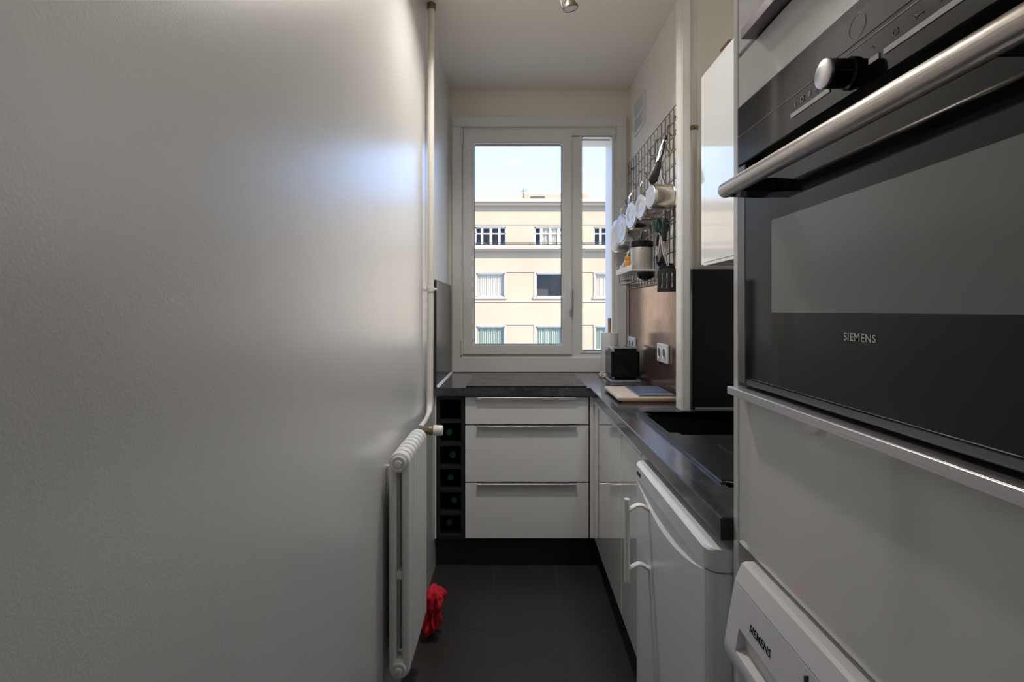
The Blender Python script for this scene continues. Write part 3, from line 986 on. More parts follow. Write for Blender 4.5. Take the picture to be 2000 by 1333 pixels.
pn = B()
loft(pn, [panel_sec(WY1, 0), panel_sec(0.790, 0), panel_sec(0.7899, 1), panel_sec(0.625, 1), panel_sec(0.6249, 0), panel_sec(WY0, 0)])
cpn = obj('control_panel', pn, WASH, wm, deg=22)
U_ = Vector((0.3718 - 0.3550, 0, 0.8185 - 0.720)).normalized()
obj('brand_lettering', text_mesh(B(), 'SIEMENS', 0.060, (wpx(0.7825) - 0.0002, 0.730, 0.7825), (0, -1, 0), U_, 0.0006, 0.004), PRINTD, cpn, smooth=False)
sm = B()
box(sm, wpx(0.77) - 0.0015, wpx(0.77) + 0.004, 0.613, 0.6145, 0.724, 0.816)
obj('drawer_seam', sm, SEAL, cpn, smooth=False)
obj('body', box(B(), 0.372, 0.985, WY0 + 0.002, WY1 - 0.002, 0.03, 0.8195, 0.003), WASH, wm)
ft = B()
lathe(ft, [(0.14, 0.372), (0.165, 0.366), (0.185, 0.356), (0.205, 0.360), (0.215, 0.372)], (0, 0.53, 0.42), 'X', 40, cap=False)
dd = obj('porthole_ring', ft, WASH, wm)
gl = B()
lathe(gl, [(0.001, 0.374), (0.10, 0.372), (0.14, 0.368), (0.15, 0.370)], (0, 0.53, 0.42), 'X', 40)
obj('porthole_glass', gl, OVENB, dd)
obj('foot', box(B(), 0.40, 0.96, WY0 + 0.03, WY1 - 0.03, 0.0005, 0.03), SEAL, wm, smooth=False)

# wall cabinet above the sink, small tin on top of it
WX, WYE, WZ0, WZ1 = 0.650, 1.703, 1.420, 2.070
wc = thing('wall_cabinet', 'white glossy wall cabinet above the sink', 'cabinet', (0.85, 1.30, WZ0))
obj('carcass', box(B(), WX + 0.020, XA - 0.001, 0.902, WYE - 0.020, WZ0 + 0.010, WZ1 - 0.001), CARC, wc, smooth=False)
obj('side_panel', box(B(), WX + 0.001, XA - 0.001, WYE - 0.020, WYE, WZ0 + 0.004, WZ1, 0.001, 1), LACQ, wc)
for (y0, y1) in ((1.292, WYE - 0.022), (0.902, 1.289)):
    obj('door', box(B(), WX, WX + 0.019, y0, y1, WZ0 + 0.010, WZ1, 0.0012, 1), LACQ, wc)
obj('light_pelmet', box(B(), WX + 0.001, WX + 0.024, 0.902, WYE - 0.0205, WZ0, WZ0 + 0.0095), WPLAS, wc, smooth=False)
sb = thing('storage_tin', 'small brown tin lying on top of the wall cabinet', 'tin', (0.72, 1.56, WZ1))
obj('tin_body', box(B(), 0.672, 0.76, 1.53, 1.60, WZ1 + 0.0005, WZ1 + 0.034, 0.004), VENTM, sb)
obj('tin_lid', box(B(), 0.670, 0.762, 1.528, 1.602, WZ1 + 0.034, WZ1 + 0.042, 0.003), VENTM, sb)

# ------------------------------------------------------------------ pipes and radiator
pp = thing('riser_pipe', 'cream painted heating pipe rising up the satin wall to the ceiling', 'pipe', (-0.352, 2.15, 0.80))
bm = B()
ctrl = [(-0.350, 2.15, ZC + 0.01), (-0.352, 2.15, 1.8), (-0.357, 2.15, 0.88)]
for i in range(1, 6):
    a = PI / 2 * i / 5
    ctrl.append((-0.357 + 0.003 * i / 5, 2.15 - 0.05 * (1 - math.cos(a)), 0.88 - 0.05 * math.sin(a)))
ctrl += [(-0.346, 2.00, 0.830), (-0.334, 1.88, 0.842), (-0.3315, 1.82, 0.846), (-0.3315, 1.785, 0.846)]
tube(bm, ctrl, [0.0138] * 3 + [0.0138, 0.0136, 0.013, 0.012, 0.011] + [0.0095] * 4, 18)
obj('pipe_run', bm, GLOSSP, pp)
cl = B()
cyl(cl, (-0.378, 2.15, 1.360), (-0.345, 2.15, 1.360), 0.008, 12)
lathe(cl, [(0.0140, 1.350), (0.0175, 1.351), (0.0175, 1.369), (0.0140, 1.370)], (-0.3545, 2.15, 0), 'Z', 18)
cyl(cl, (-0.342, 2.150, 1.360), (-0.326, 2.150, 1.360), 0.006, 10)
obj('pipe_clip', cl, GLOSSP, pp)
co = B()
lathe(co, [(0.0139, 2.575), (0.0195, 2.576), (0.0195, 2.5995), (0.0139, 2.5996)], (-0.350, 2.15, 0), 'Z', 20)
obj('ceiling_collar', co, BRASS, pp)

p2 = thing('riser_pipe', 'thin cream pipe rising from the black panel to the ceiling beside the wall cabinet', 'pipe', (0.70, 1.9155, 1.4275))
obj('pipe_run', cyl(B(), (0.703, 1.914, 1.4275), (0.703, 1.914, ZC), 0.0130, 18), GLOSSP, p2)
cl = B()
lathe(cl, [(0.0135, 1.965), (0.0165, 1.966), (0.0165, 1.980), (0.0135, 1.981)], (0.703, 1.914, 0), 'Z', 18)
cyl(cl, (0.703, 1.905, 1.973), (0.703, 1.893, 1.973), 0.006, 10)
box(cl, 0.690, 0.697, 1.914, 1.9335, 1.969, 1.977)
obj('pipe_clip', cl, BRASS, p2)

RXa, RXb, RY0, RY1, RZ0, RZ1 = -0.3625, -0.300, 1.448, 1.752, 0.185, 0.852
ra = thing('radiator', 'white ribbed column radiator standing off the satin wall', 'radiator', ((RXa + RXb) / 2, 1.60, RZ0))
n_sec = 8
pitch = (RY1 - RY0) / n_sec
rr = (RXb - RXa) / 2
cxr = (RXa + RXb) / 2


def section():
    bm = B()
    w = pitch * 0.43
    for sx in (-1, 1):
        prof = []
        n_ = 14
        cx_ = sx * 0.0195
        for k in range(n_):
            a = 2 * PI * k / n_
            prof.append((cx_ + 0.0122 * math.copysign(abs(math.cos(a)) ** 0.7, math.cos(a)), w * math.copysign(abs(math.sin(a)) ** 0.7, math.sin(a))))
        loft(bm, [[(x, y, rr) for x, y in prof], [(x, y, RZ1 - RZ0 - rr) for x, y in prof]])
    for zc in (rr, RZ1 - RZ0 - rr):
        lathe(bm, [(rr * 0.55, -pitch * 0.5), (rr * 0.75, -w * 0.98), (rr * 0.93, -w * 0.85), (rr, -w * 0.5), (rr, w * 0.5), (rr * 0.93, w * 0.85), (rr * 0.75, w * 0.98), (rr * 0.55, pitch * 0.5)], (0, 0, zc), 'Y', 28)
    zm = (RZ1 - RZ0) * 0.455
    box(bm, -0.012, 0.012, -w * 0.8, w * 0.8, zm - 0.012, zm + 0.012, 0.004)
    finish(bm, True)
    me = bpy.data.meshes.new('section')
    bm.to_mesh(me)
    bm.free()
    me.materials.append(RADP)
    return me


sec_me = section()
for i in range(n_sec):
    o = bpy.data.objects.new('section', sec_me)
    C.objects.link(o)
    o.parent = ra
    o.location = Vector((cxr, RY0 + pitch * (i + 0.5), RZ0)) - OFF[ra.name]
for zc in (RZ0 + rr, RZ1 - rr):
    bm = B()
    lathe(bm, [(0.0225, RY0 + 0.001), (0.0235, RY0 - 0.003), (0.0205, RY0 - 0.006), (0.0165, RY0 - 0.006), (0.0155, RY0 - 0.0035), (0.011, RY0 - 0.0035), (0.0095, RY0 - 0.011), (0.001, RY0 - 0.012)], (cxr, 0, zc), 'Y', 28)
    obj('end_plug', bm, RADP, ra)
for yy in (1.50, 1.70):
    obj('wall_bracket', box(B(), XL + 0.0005, RXa + 0.008, yy - 0.008, yy + 0.008, 0.235, 0.25), RADP, ra, smooth=False)
    obj('wall_bracket', box(B(), XL + 0.0005, RXa + 0.008, yy - 0.008, yy + 0.008, 0.785, 0.80), RADP, ra, smooth=False)
vz = 0.8385
vb = B()
cyl(vb, (cxr, RY1 - 0.002, RZ1 - rr), (cxr, RY1 + 0.040, RZ1 - rr), 0.0115, 16)
cyl(vb, (cxr, RY1 + 0.022, vz), (cxr + 0.034, RY1 + 0.022, vz), 0.0135, 6)
lathe(vb, [(0.012, cxr + 0.034), (0.017, cxr + 0.035), (0.017, cxr + 0.046), (0.014, cxr + 0.050)], (0, RY1 + 0.022, vz), 'X', 14)
va = obj('valve_body', vb, BRASS, ra, label='aged brass valve')
kb = B()
lathe(kb, [(0.0135, cxr + 0.050), (0.0185, cxr + 0.051), (0.0190, cxr + 0.056), (0.0178, cxr + 0.080), (0.0165, cxr + 0.083), (0.001, cxr + 0.0835)], (0, RY1 + 0.022, vz), 'X', 24)
obj('valve_knob', kb, IVORY, va, label='ivory plastic valve knob')

# crumpled red cloth on the floor past the radiator
bm = bmesh.new()
bmesh.ops.create_icosphere(bm, subdivisions=5, radius=1.0)
for v in bm.verts:
    p = v.co.copy()
    zt = (p.z + 1) / 2
    wx = 0.030 + 0.022 * math.sin(zt * 5.0 + 0.6) ** 2 + 0.008 * zt
    n1 = noise.noise(Vector((p.x * 1.7, p.y * 1.7, p.z * 1.1)) + Vector((3, 7, 1)))
    n2 = noise.noise(Vector((p.x * 4.2, p.y * 4.2, p.z * 1.6)) + Vector((9, 2, 5)))
    k = 1 + 0.55 * n1 + 0.35 * n2
    v.co = Vector((-0.322 + p.x * wx * 0.9 * k + 0.024 * zt, 1.93 + p.y * 0.055 * k, 0.118 + p.z * 0.112 * (1 + 0.15 * n1)))
zmin = min(v.co.z for v in bm.verts)
for v in bm.verts:
    v.co.z = max(v.co.z - zmin, 0.0) + 0.0005
    v.co.x = max(v.co.x, XL + 0.003)
    v.co.z *= 0.205 / 0.24
tag(obj('cleaning_cloth', bm, REDC), 'crumpled bright red cloth bunched on the floor behind the radiator', 'cloth')

# ------------------------------------------------------------------ things on the worktop
ts = thing('toaster', 'black two slot toaster in front of the slate wall panel', 'toaster', (0.595, 2.68, CT))
TX0, TX1, TYa, TYb, TZ = 0.520, 0.668, 2.578, 2.775, 1.072
obj('base', box(B(), TX0 - 0.006, TX1 + 0.006, TYa - 0.006, TYb + 0.006, CT + 0.0005, CT + 0.012, 0.005, 2), ALU, ts)
bm = box(B(), TX0, TX1, TYa, TYb, CT + 0.0125, TZ - 0.004, 0.016, 4)
obj('shell', bm, BPLAST, ts)
tpb = grid_slab(B(), [TX0 + 0.006, TX0 + 0.035, TX0 + 0.062, TX0 + 0.086, TX0 + 0.113, TX1 - 0.006], [TYa + 0.006, TYa + 0.022, TYb - 0.022, TYb - 0.006],
                lambda u, v: not (TYa + 0.022 < v < TYb - 0.022 and (TX0 + 0.035 < u < TX0 + 0.062 or TX0 + 0.086 < u < TX0 + 0.113)), lambda u, v, w: Vector((u, v, w)), TZ - 0.0038, TZ + 0.003)
obj('slotted_top', tpb, ALU, ts, smooth=False)
obj('lever', box(B(), 0.582, 0.606, TYa - 0.016, TYa + 0.001, 0.985, 0.997, 0.003), BPLAST, ts)

rl = thing('paper_towel_stand', 'kitchen paper roll on a wooden stand behind the toaster', 'paper towel', (0.559, 2.835, CT))
RC = (0.559, 2.838)
obj('stand_base', lathe(B(), [(0.060, CT + 0.0005), (0.062, CT + 0.004), (0.062, CT + 0.011), (0.059, CT + 0.014), (0.010, CT + 0.0145)], (RC[0], RC[1], 0), 'Z', 36), WOOD, rl)
obj('paper_roll', lathe(B(), [(0.020, CT + 0.0155), (0.0495, CT + 0.016), (0.0505, CT + 0.018), (0.0505, 1.137), (0.0495, 1.139), (0.020, 1.1395)], (RC[0], RC[1], 0), 'Z', 40), PAPER, rl)
obj('rod', lathe(B(), [(0.0095, CT + 0.0146), (0.0095, 1.212), (0.0105, 1.214), (0.0105, 1.219), (0.007, 1.2225)], (RC[0], RC[1], 0), 'Z', 18), WOOD, rl)
# small white cord loop at the foot of the stand
tag(obj('cord_loop', tube(B(), [(0.503 + 0.014 * math.cos(2 * PI * i / 20), 2.752 + 0.004 * math.sin(6 * PI * i / 20), CT + 0.0185 + 0.014 * math.sin(2 * PI * i / 20)) for i in range(20)], 0.0034, 8, closed=True), WPLAS), 'little white cord loop at the foot of the paper roll', 'cord')

bo = thing('cutting_board', 'pale wooden cutting board lying beside the sink', 'cutting board', (0.555, 2.17, CT))
bm = box(B(), 0.432, 0.680, 2.015, 2.325, CT + 0.0075, CT + 0.020, 0.003, 2)
obj('board', bm, WOODP, bo)
obj('foot_rail', box(B(), 0.450, 0.662, 2.022, 2.045, CT + 0.0005, CT + 0.0075, 0.001, 1), WOOD, bo)
obj('foot_rail', box(B(), 0.450, 0.662, 2.295, 2.318, CT + 0.0005, CT + 0.0075, 0.001, 1), WOOD, bo)
obj('front_edge', box(B(), 0.4335, 0.6785, 2.0135, 2.0165, CT + 0.0085, CT + 0.019, 0.0005, 1), WOOD, bo, smooth=False)
bm = B()
n_ = 12
for s_ in (0,):
    sec = []
    for i in range(n_ + 1):
        t = i / n_
        x = 0.447 + 0.055 * t
        d = 0.010 * math.sin(PI * t) ** 0.6
        sec.append([(x, 2.030, CT + 0.0202), (x, 2.030 + d + 0.0004, CT + 0.0202), (x, 2.030 + d + 0.0004, CT + 0.0208), (x, 2.030, CT + 0.0208)])
    loft(bm, sec)
obj('grip_groove', bm, WOOD, bo, smooth=False)
tag(obj('slate_slab', box(B(), 0.525, 0.676, 2.045, 2.300, CT + 0.0203, CT + 0.0265, 0.0015, 1), BLUEM), 'thin blue grey slab lying on the cutting board', 'serving slab')


def socket(yc, zc, label):
    o = thing('wall_socket', label, 'socket', (XR - 0.011, yc, zc - 0.043), 'double sockets')
    x = XR - 0.0105
    obj('cover_plate', box(B(), x - 0.010, x, yc - 0.078, yc + 0.078, zc - 0.043, zc + 0.043, 0.003, 2), WPLAS, o)
    for d in (-0.036, 0.036):
        r_ = obj('outlet', lathe(B(), [(0.0275, x - 0.0102), (0.0290, x - 0.0125), (0.0260, x - 0.0130), (0.0225, x - 0.0125), (0.0215, x - 0.0103)], (0, yc + d, zc), 'X', 28, cap=False), WPLAS, o)
        obj('well', lathe(B(), [(0.001, x - 0.0106), (0.0215, x - 0.0106), (0.0216, x - 0.0102)], (0, yc + d, zc), 'X', 24), SOCKH, r_)
    return o


socket(2.28, 1.072, 'white double socket above the cutting board')
socket(2.86, 1.072, 'white double socket peeking out behind the toaster')

# vent grille on the wall
vt = thing('vent_grille', 'small white ventilation grille high on the cream wall above the rack', 'vent', (XR - 0.01, 2.73, 2.262))
x = XR - 0.0005
vg = grid_slab(B(), [2.628, 2.648, 2.818, 2.838], [2.262, 2.272, 2.347, 2.360, 2.435, 2.446], lambda u, v: not (2.648 < u < 2.818 and (2.272 < v < 2.347 or 2.360 < v < 2.435)), lambda u, v, w: Vector((w, u, v)), x - 0.012, x)
obj('grille_frame', vg, WPLAS, vt, smooth=False)
obj('grille_back', box(B(), x - 0.002, x - 0.0002, 2.648, 2.818, 2.272, 2.435), VENTM, vt, smooth=False)
for i in range(14):
    z = (2.2755 if i < 7 else 2.3635) + 0.0112 * (i % 7)
    obj('louvre', box(B(), x - 0.0095, x - 0.0022, 2.648, 2.818, z, z + 0.0042), WPLAS, vt, smooth=False)

# ------------------------------------------------------------------ wire rack and what hangs on it
GXr = XR - 0.022
GYa, GYb, GZa, GZb = 2.045, 2.922, 1.395, 2.125
rk = thing('wire_rack', 'dark wire grid rack on the cream wall holding pans', 'rack', (GXr, 2.48, GZa))
nv = 16
for i in range(nv):
    y = GYa + (GYb - GYa) * i / (nv - 1)
    obj('vertical_wire', tube(B(), [(GXr, y, GZa), (GXr, y, GZb)], 0.0026, 6), WIRE, rk)
nh = 13
for i in range(nh):
    z = GZa + (GZb - GZa) * i / (nh - 1)
    obj('cross_wire', tube(B(), [(GXr - 0.005, GYa, z), (GXr - 0.005, GYb, z)], 0.0026, 6), WIRE, rk)
for (y, z) in ((2.10, 2.09), (2.87, 2.09), (2.10, 1.43), (2.87, 1.43)):
    obj('wall_mount', cyl(B(), (GXr, y, z), (XR - (0.0005 if z > 1.417 else 0.0105), y, z), 0.006, 10), WIRE, rk)


def hz_row(i):
    return GZa + (GZb - GZa) * i / (nh - 1)


def hook(y, row, label):
    z = hz_row(row)
    bm = B()
    p = [(GXr - 0.005, y, z + 0.008)]
    p = [(GXr - 0.004 + 0.006 * math.cos(a) - 0.001, y, z + 0.003 + 0.0055 * math.sin(a)) for a in (0.0, 0.8, 1.6, 2.4, PI)]
    p += [(GXr - 0.012, y, z - 0.02), (GXr - 0.014, y, z - 0.055)]
    for i in range(1, 8):
        a = PI * i / 7
        p.append((GXr - 0.014 - 0.013 * (1 - math.cos(a)), y, z - 0.055 - 0.013 * math.sin(a)))
    p.append((GXr - 0.041, y, z - 0.042))
    tube(bm, p, 0.0028, 8)
    tag(obj('rack_hook', bm, WIRE), label, 'hook', 'hooks on the wire rack')
    return z - 0.055 - 0.013      # lowest point of the hook


# saucepans: (centre y, centre z, radius, height, base x)
pans = [
    (2.075, 1.742, 0.052, 0.085, 0.575, 'smallest steel saucepan, hung nearest the painted riser'),
    (2.235, 1.734, 0.061, 0.083, 0.575, 'second smallest steel saucepan hanging on the rack'),
    (2.420, 1.730, 0.071, 0.080, 0.577, 'middle sized steel saucepan of five on the rack'),
    (2.640, 1.698, 0.083, 0.078, 0.577, 'large steel saucepan hanging beside the shallow one'),
    (2.822, 1.690, 0.094, 0.068, 0.586, 'widest shallow steel pan hanging closest to the window'),
]
for i, (py, pz, pr, ph, pxb, lab) in enumerate(pans):
    rot = math.radians(11 if i < 4 else 6)
    rowz = None
    top_row = 10 if i < 4 else 9
    hz_low = hook(py, top_row, 'wire hook carrying the ' + lab.split(',')[0].replace(' hanging on the rack', '').replace(' of five on the rack', '').replace(' hanging beside the shallow one', '').replace(' hanging closest to the window', ''))
    cxp = pxb + ph
    t = thing('saucepan', lab, 'saucepan', (cxp, py, pz), 'saucepans on the wire rack', (0, 0, rot))
    bm = B()
    prof = [(pr * 0.90, -ph + 0.0005), (pr * 0.96, -ph + 0.002), (pr, -ph + 0.010), (pr, -0.004), (pr + 0.003, -0.001), (pr + 0.002, 0.0), (pr - 0.002, -0.002), (pr - 0.003, -ph + 0.010), (0.002, -ph + 0.006)]
    lathe(bm, prof, (0, 0, 0), 'X', 44, cap=False)
    obj('pan_body', bm, STEEL, t, local=True)
    bm = B()
    lathe(bm, [(0.002, -ph - 0.0032), (pr * 0.30, -ph - 0.0030), (pr * 0.31, -ph - 0.0022), (pr * 0.33, -ph - 0.0030), (pr * 0.84, -ph - 0.0030), (pr * 0.88, -ph - 0.001), (pr * 0.88, -ph + 0.002)], (0, 0, 0), 'X', 44)
    obj('base_disc', bm, STEELB, t, local=True)
    # handle: up from the rim to the hook
    inv = Matrix.Rotation(-rot, 3, 'Z')
    tip = inv @ (Vector((GXr - 0.027, py, hz_low + 0.0115)) - Vector((cxp, py, pz)))
    bm = B()
    z0 = pr
    L = tip.z - z0
    pts = [Vector((-0.014, 0, z0 - 0.014)), Vector((-0.020, 0, z0 + 0.006)), Vector((-0.034, 0, z0 + L * 0.2)), Vector((-0.034, tip.y * 0.4, z0 + L * 0.55)), Vector((tip.x * 0.85 - 0.005, tip.y * 0.8, z0 + L * 0.86))]
    tube(bm, pts, [0.007, 0.008, 0.0095, 0.0110, 0.008], 10, flat=0.45, up=(1, 0, 0))
    # hanging loop
    c_ = tip - Vector((0, 0, 0.0135))
    tube(bm, [c_ + Vector((0.0, 0.008 * math.cos(2 * PI * k / 16), 0.0175 * math.sin(2 * PI * k / 16) - 0.001)) for k in range(16)], 0.0032, 8, closed=True)
    obj('handle', bm, STEEL, t, local=True)

# spare hooks without anything on them
for y, row, lab in ((2.330, 11, 'empty wire hook above the middle of the rack'), (2.150, 11, 'empty wire hook high up near the riser')):
    hook(y, row, lab)

# tongs
tg = thing('tongs', 'steel tongs with black nylon tips hanging in front of the smallest saucepan', 'tongs', (0.585, 1.975, 1.80))
A0, A1 = Vector((0.612, 1.977, 1.955)), Vector((0.553, 1.955, 1.770))
for s in (-1, 1):
    off = Vector((0, 0.008 * s, 0))
    mid = A0.lerp(A1, 0.52)
    arm = obj('arm', tube(B(), [A0 + off * 0.3, A0.lerp(A1, 0.2) + off, mid + off * 1.3], [0.006, 0.008, 0.007], 10, flat=0.35, up=(0, 1, 0)), STEEL, tg)
    obj('grip', tube(B(), [A0.lerp(A1, 0.10) + off * 1.6, A0.lerp(A1, 0.3) + off * 1.9, A0.lerp(A1, 0.50) + off * 2.0], [0.005, 0.0075, 0.006], 10, flat=0.5, up=(0, 1, 0)), BPLAST, arm)
    obj('tip', tube(B(), [mid + off * 1.2, A0.lerp(A1, 0.62) + off * 1.3, A0.lerp(A1, 0.8) + off * 1.3, A0.lerp(A1, 0.95) + off * 1.0, A1 + off * 0.8], [0.008, 0.014, 0.0165, 0.015, 0.007], 12, flat=0.38, up=(0, 1, 0)), BNYLON, arm)
obj('pivot_cap', tube(B(), [A0 + Vector((-0.001, 0, -0.006)), A0 + Vector((0.001, 0, 0.002)), A0 + Vector((0.004, 0, 0.012))], [0.007, 0.0085, 0.005], 12), BPLAST, tg)
obj('hang_ring', tube(B(), [A0 + Vector((0.006 + 0.012 * math.cos(2 * PI * k / 16) + 0.010, 0.002, 0.012 + 0.012 * math.sin(2 * PI * k / 16))) for k in range(16)], 0.0018, 6, closed=True), STEEL, tg)
tag(obj('rack_hook', tube(B(), [(GXr - 0.004, 2.050, 2.012), (GXr - 0.012, 2.048, 2.016), (GXr - 0.018, 2.040, 2.000), (GXr - 0.03, 2.015, 1.975), (0.640, 1.985, 1.968), (0.628, 1.978, 1.974), (0.622, 1.977, 1.984)], 0.0024, 8), WIRE), 'wire hook carrying the tongs', 'hook', 'hooks on the wire rack')

# scissors with green handles
sc = thing('kitchen_scissors', 'green handled kitchen scissors hanging open under the smallest saucepan', 'scissors', (0.655, 2.085, 1.50))
piv = Vector((0.630, 2.080, 1.590))
for s in (-1, 1):
    xo = 0.002 * s
    a = 0.17 * s
    d = Vector((0.5 * math.sin(a), -0.9 * math.sin(a), -math.cos(a))).normalized()
    bl = obj('blade', tube(B(), [piv + Vector((0, xo, 0.012)), piv + d * 0.03 + Vector((0, xo, 0)), piv + d * 0.09 + Vector((0, xo, 0)), piv + d * 0.118 + Vector((0, xo, 0))], [0.007, 0.009, 0.007, 0.002], 8, flat=0.22, up=(0.3, 1, 0)), STEEL, sc)
    c_ = piv + Vector((-0.016 * s, 0, 0.036))
    bm = B()
    tube(bm, [c_ + Vector((0.011 * math.cos(2 * PI * k / 20), 0.006 * math.cos(2 * PI * k / 20), 0.026 * math.sin(2 * PI * k / 20))) for k in range(20)], 0.0062, 8, closed=True)
    tube(bm, [piv + Vector((0, xo, -0.006)), piv + Vector((-0.006 * s, 0, 0.012)), c_ + Vector((0.010 * s, 0, -0.024))], [0.007, 0.0075, 0.006], 8)
    obj('grip', bm, GREENP, bl)
obj('pivot_screw', lathe(B(), [(0.0045, 2.0735), (0.0045, 2.0700), (0.002, 2.0692)], (piv.x, 0, piv.z - 0.008), 'Y', 14), STEEL, sc)
tag(obj('rack_hook', tube(B(), [(GXr - 0.005, 2.080, hz_row(5) + 0.005), (GXr - 0.012, 2.080, hz_row(5)), (GXr - 0.012, 2.080, 1.665), (0.650, 2.080, 1.650), (0.628, 2.080, 1.656)], 0.0024, 8), WIRE), 'wire hook carrying the green handled scissors', 'hook', 'hooks on the wire rack')

# slotted turner
tn = thing('slotted_turner', 'black slotted turner with a steel shank hanging lowest on the rack', 'turner', (0.635, 2.04, 1.34))
ty = 2.035
bm = B()
us = [-0.040, -0.024, -0.020, -0.004, 0.000, 0.016, 0.020, 0.036]
vs = [-0.118, -0.100, -0.040, -0.022, 0.0]


def turner_pt(u, v, w):
    nar = 1.0 if v < -0.03 else 1.0 - 0.45 * (v + 0.03) / 0.03
    bend = -0.030 * max(0, (-v - 0.02)) / 0.1
    return Vector((0.637 + u * 0.92 * nar + 0.10 * v + 0.004, ty - 0.35 * u * nar + bend + w, 1.462 + v))


grid_slab(bm, us, vs, lambda u, v: not (-0.100 < v < -0.040 and (-0.024 < u < -0.020 or -0.004 < u < 0.000 or 0.016 < u < 0.020)), turner_pt, -0.002, 0.002)
obj('blade', bm, BNYLON, tn, smooth=False)
obj('shank', tube(B(), [(0.641, ty, 1.450), (0.636, ty + 0.002, 1.485), (0.628, ty + 0.002, 1.53), (0.626, ty + 0.002, 1.56)], [0.006, 0.0048, 0.0045, 0.0045], 10), STEEL, tn)
obj('grip', tube(B(), [(0.626, ty + 0.002, 1.553), (0.625, ty + 0.002, 1.57), (0.625, ty + 0.003, 1.61), (0.628, ty + 0.003, 1.632)], [0.007, 0.009, 0.0085, 0.005], 12), BPLAST, tn)
tag(obj('rack_hook', tube(B(), [(GXr - 0.005, 2.052, hz_row(5) + 0.005), (GXr - 0.013, 2.052, hz_row(5)), (GXr - 0.013, 2.050, 1.655), (0.650, 2.040, 1.630), (0.632, 2.036, 1.626), (0.622, 2.036, 1.632)], 0.0024, 8), WIRE), 'wire hook carrying the slotted turner', 'hook', 'hooks on the wire rack')

# ladle behind it, and a black spoon
ld = thing('ladle', 'dark ladle with a rounded bowl hanging behind the slotted turner', 'ladle', (0.62, 2.22, 1.39))
bm = B()
n_ = 7
rings = []
for i in range(n_ + 1):
    a = PI / 2 * i / n_
    rings.append((0.042 * math.cos(a) + 0.0005, 1.440 - 0.036 * math.sin(a)))
lathe(bm, rings, (0.607, 2.250, 0), 'Z', 24, cap=False)
inner = [(r * 0.94, z + 0.0022 if r > 0.001 else z + 0.0025) for r, z in rings]
lathe(bm, [(rings[0][0], rings[0][1]), (inner[0][0], inner[0][1])] + inner[1:], (0.607, 2.250, 0), 'Z', 24, cap=False)
obj('bowl', bm, BNYLON, ld)
obj('shank', tube(B(), [(0.648, 2.250, 1.437), (0.660, 2.250, 1.462), (0.664, 2.250, 1.53), (0.664, 2.250, 1.565)], [0.005, 0.0045, 0.0045, 0.0045], 8), STEEL, ld)
obj('grip', tube(B(), [(0.664, 2.250, 1.56), (0.663, 2.250, 1.58), (0.663, 2.250, 1.60), (0.666, 2.250, 1.612)], [0.006, 0.008, 0.007, 0.004], 10), BPLAST, ld)
sp = thing('serving_spoon', 'black serving spoon hanging between the canister and the turner', 'spoon', (0.66, 2.15, 1.45))
bm = B()
tube(bm, [(0.650, 2.150, 1.452), (0.648, 2.150, 1.470), (0.650, 2.150, 1.50), (0.655, 2.150, 1.525), (0.658, 2.150, 1.54)], [0.006, 0.020, 0.024, 0.014, 0.005], 14, flat=0.25, up=(0, 1, 0))
obj('bowl', bm, BNYLON, sp)
obj('grip', tube(B(), [(0.658, 2.150, 1.535), (0.664, 2.150, 1.57), (0.668, 2.150, 1.62), (0.670, 2.150, 1.640)], [0.005, 0.006, 0.007, 0.004], 10), BPLAST, sp)
for y, zt, xt, lab in ((2.250, 1.608, 0.668, 'wire hook carrying the ladle'), (2.150, 1.636, 0.671, 'wire hook carrying the black serving spoon')):
    tag(obj('rack_hook', tube(B(), [(GXr - 0.005, y, hz_row(4) + 0.006), (GXr - 0.012, y, hz_row(4)), (GXr - 0.010, y, zt + 0.006), (xt, y, zt - 0.004), (xt - 0.006, y, zt + 0.002)], 0.0022, 8), WIRE), lab, 'hook', 'hooks on the wire rack')

# little shelf hung on the rack
sh = thing('rack_shelf', 'white tray shelf hooked low on the wire rack', 'shelf', (0.62, 2.48, 1.452))
SHX0, SHX1, SHY0, SHY1 = 0.556, 0.680, 2.300, 2.640
obj('tray', box(B(), SHX0, SHX1, SHY0, SHY1, 1.4535, 1.4590, 0.001, 1), WPLAS, sh)
obj('front_lip', box(B(), SHX0, SHX0 + 0.004, SHY0, SHY1, 1.4592, 1.482, 0.001, 1), WPLAS, sh)
obj('end_lip', box(B(), SHX0 + 0.0042, SHX1, SHY1 - 0.004, SHY1, 1.4592, 1.475, 0.001, 1), WPLAS, sh)
for zz in (1.425, 1.405):
    obj('towel_rail', tube(B(), [(GXr - 0.008, SHY1 - 0.01, zz), (SHX0 + 0.015, SHY1 - 0.01, zz), (SHX0 + 0.015, SHY0 + 0.01, zz), (GXr - 0.008, SHY0 + 0.01, zz)], 0.0022, 6), WIRE, sh)
for yy in (SHY0 + 0.01, SHY1 - 0.01):
    obj('support_wire', tube(B(), [(SHX0 + 0.015, yy, 1.404), (SHX0 + 0.015, yy, 1.4534)], 0.0022, 6), WIRE, sh)

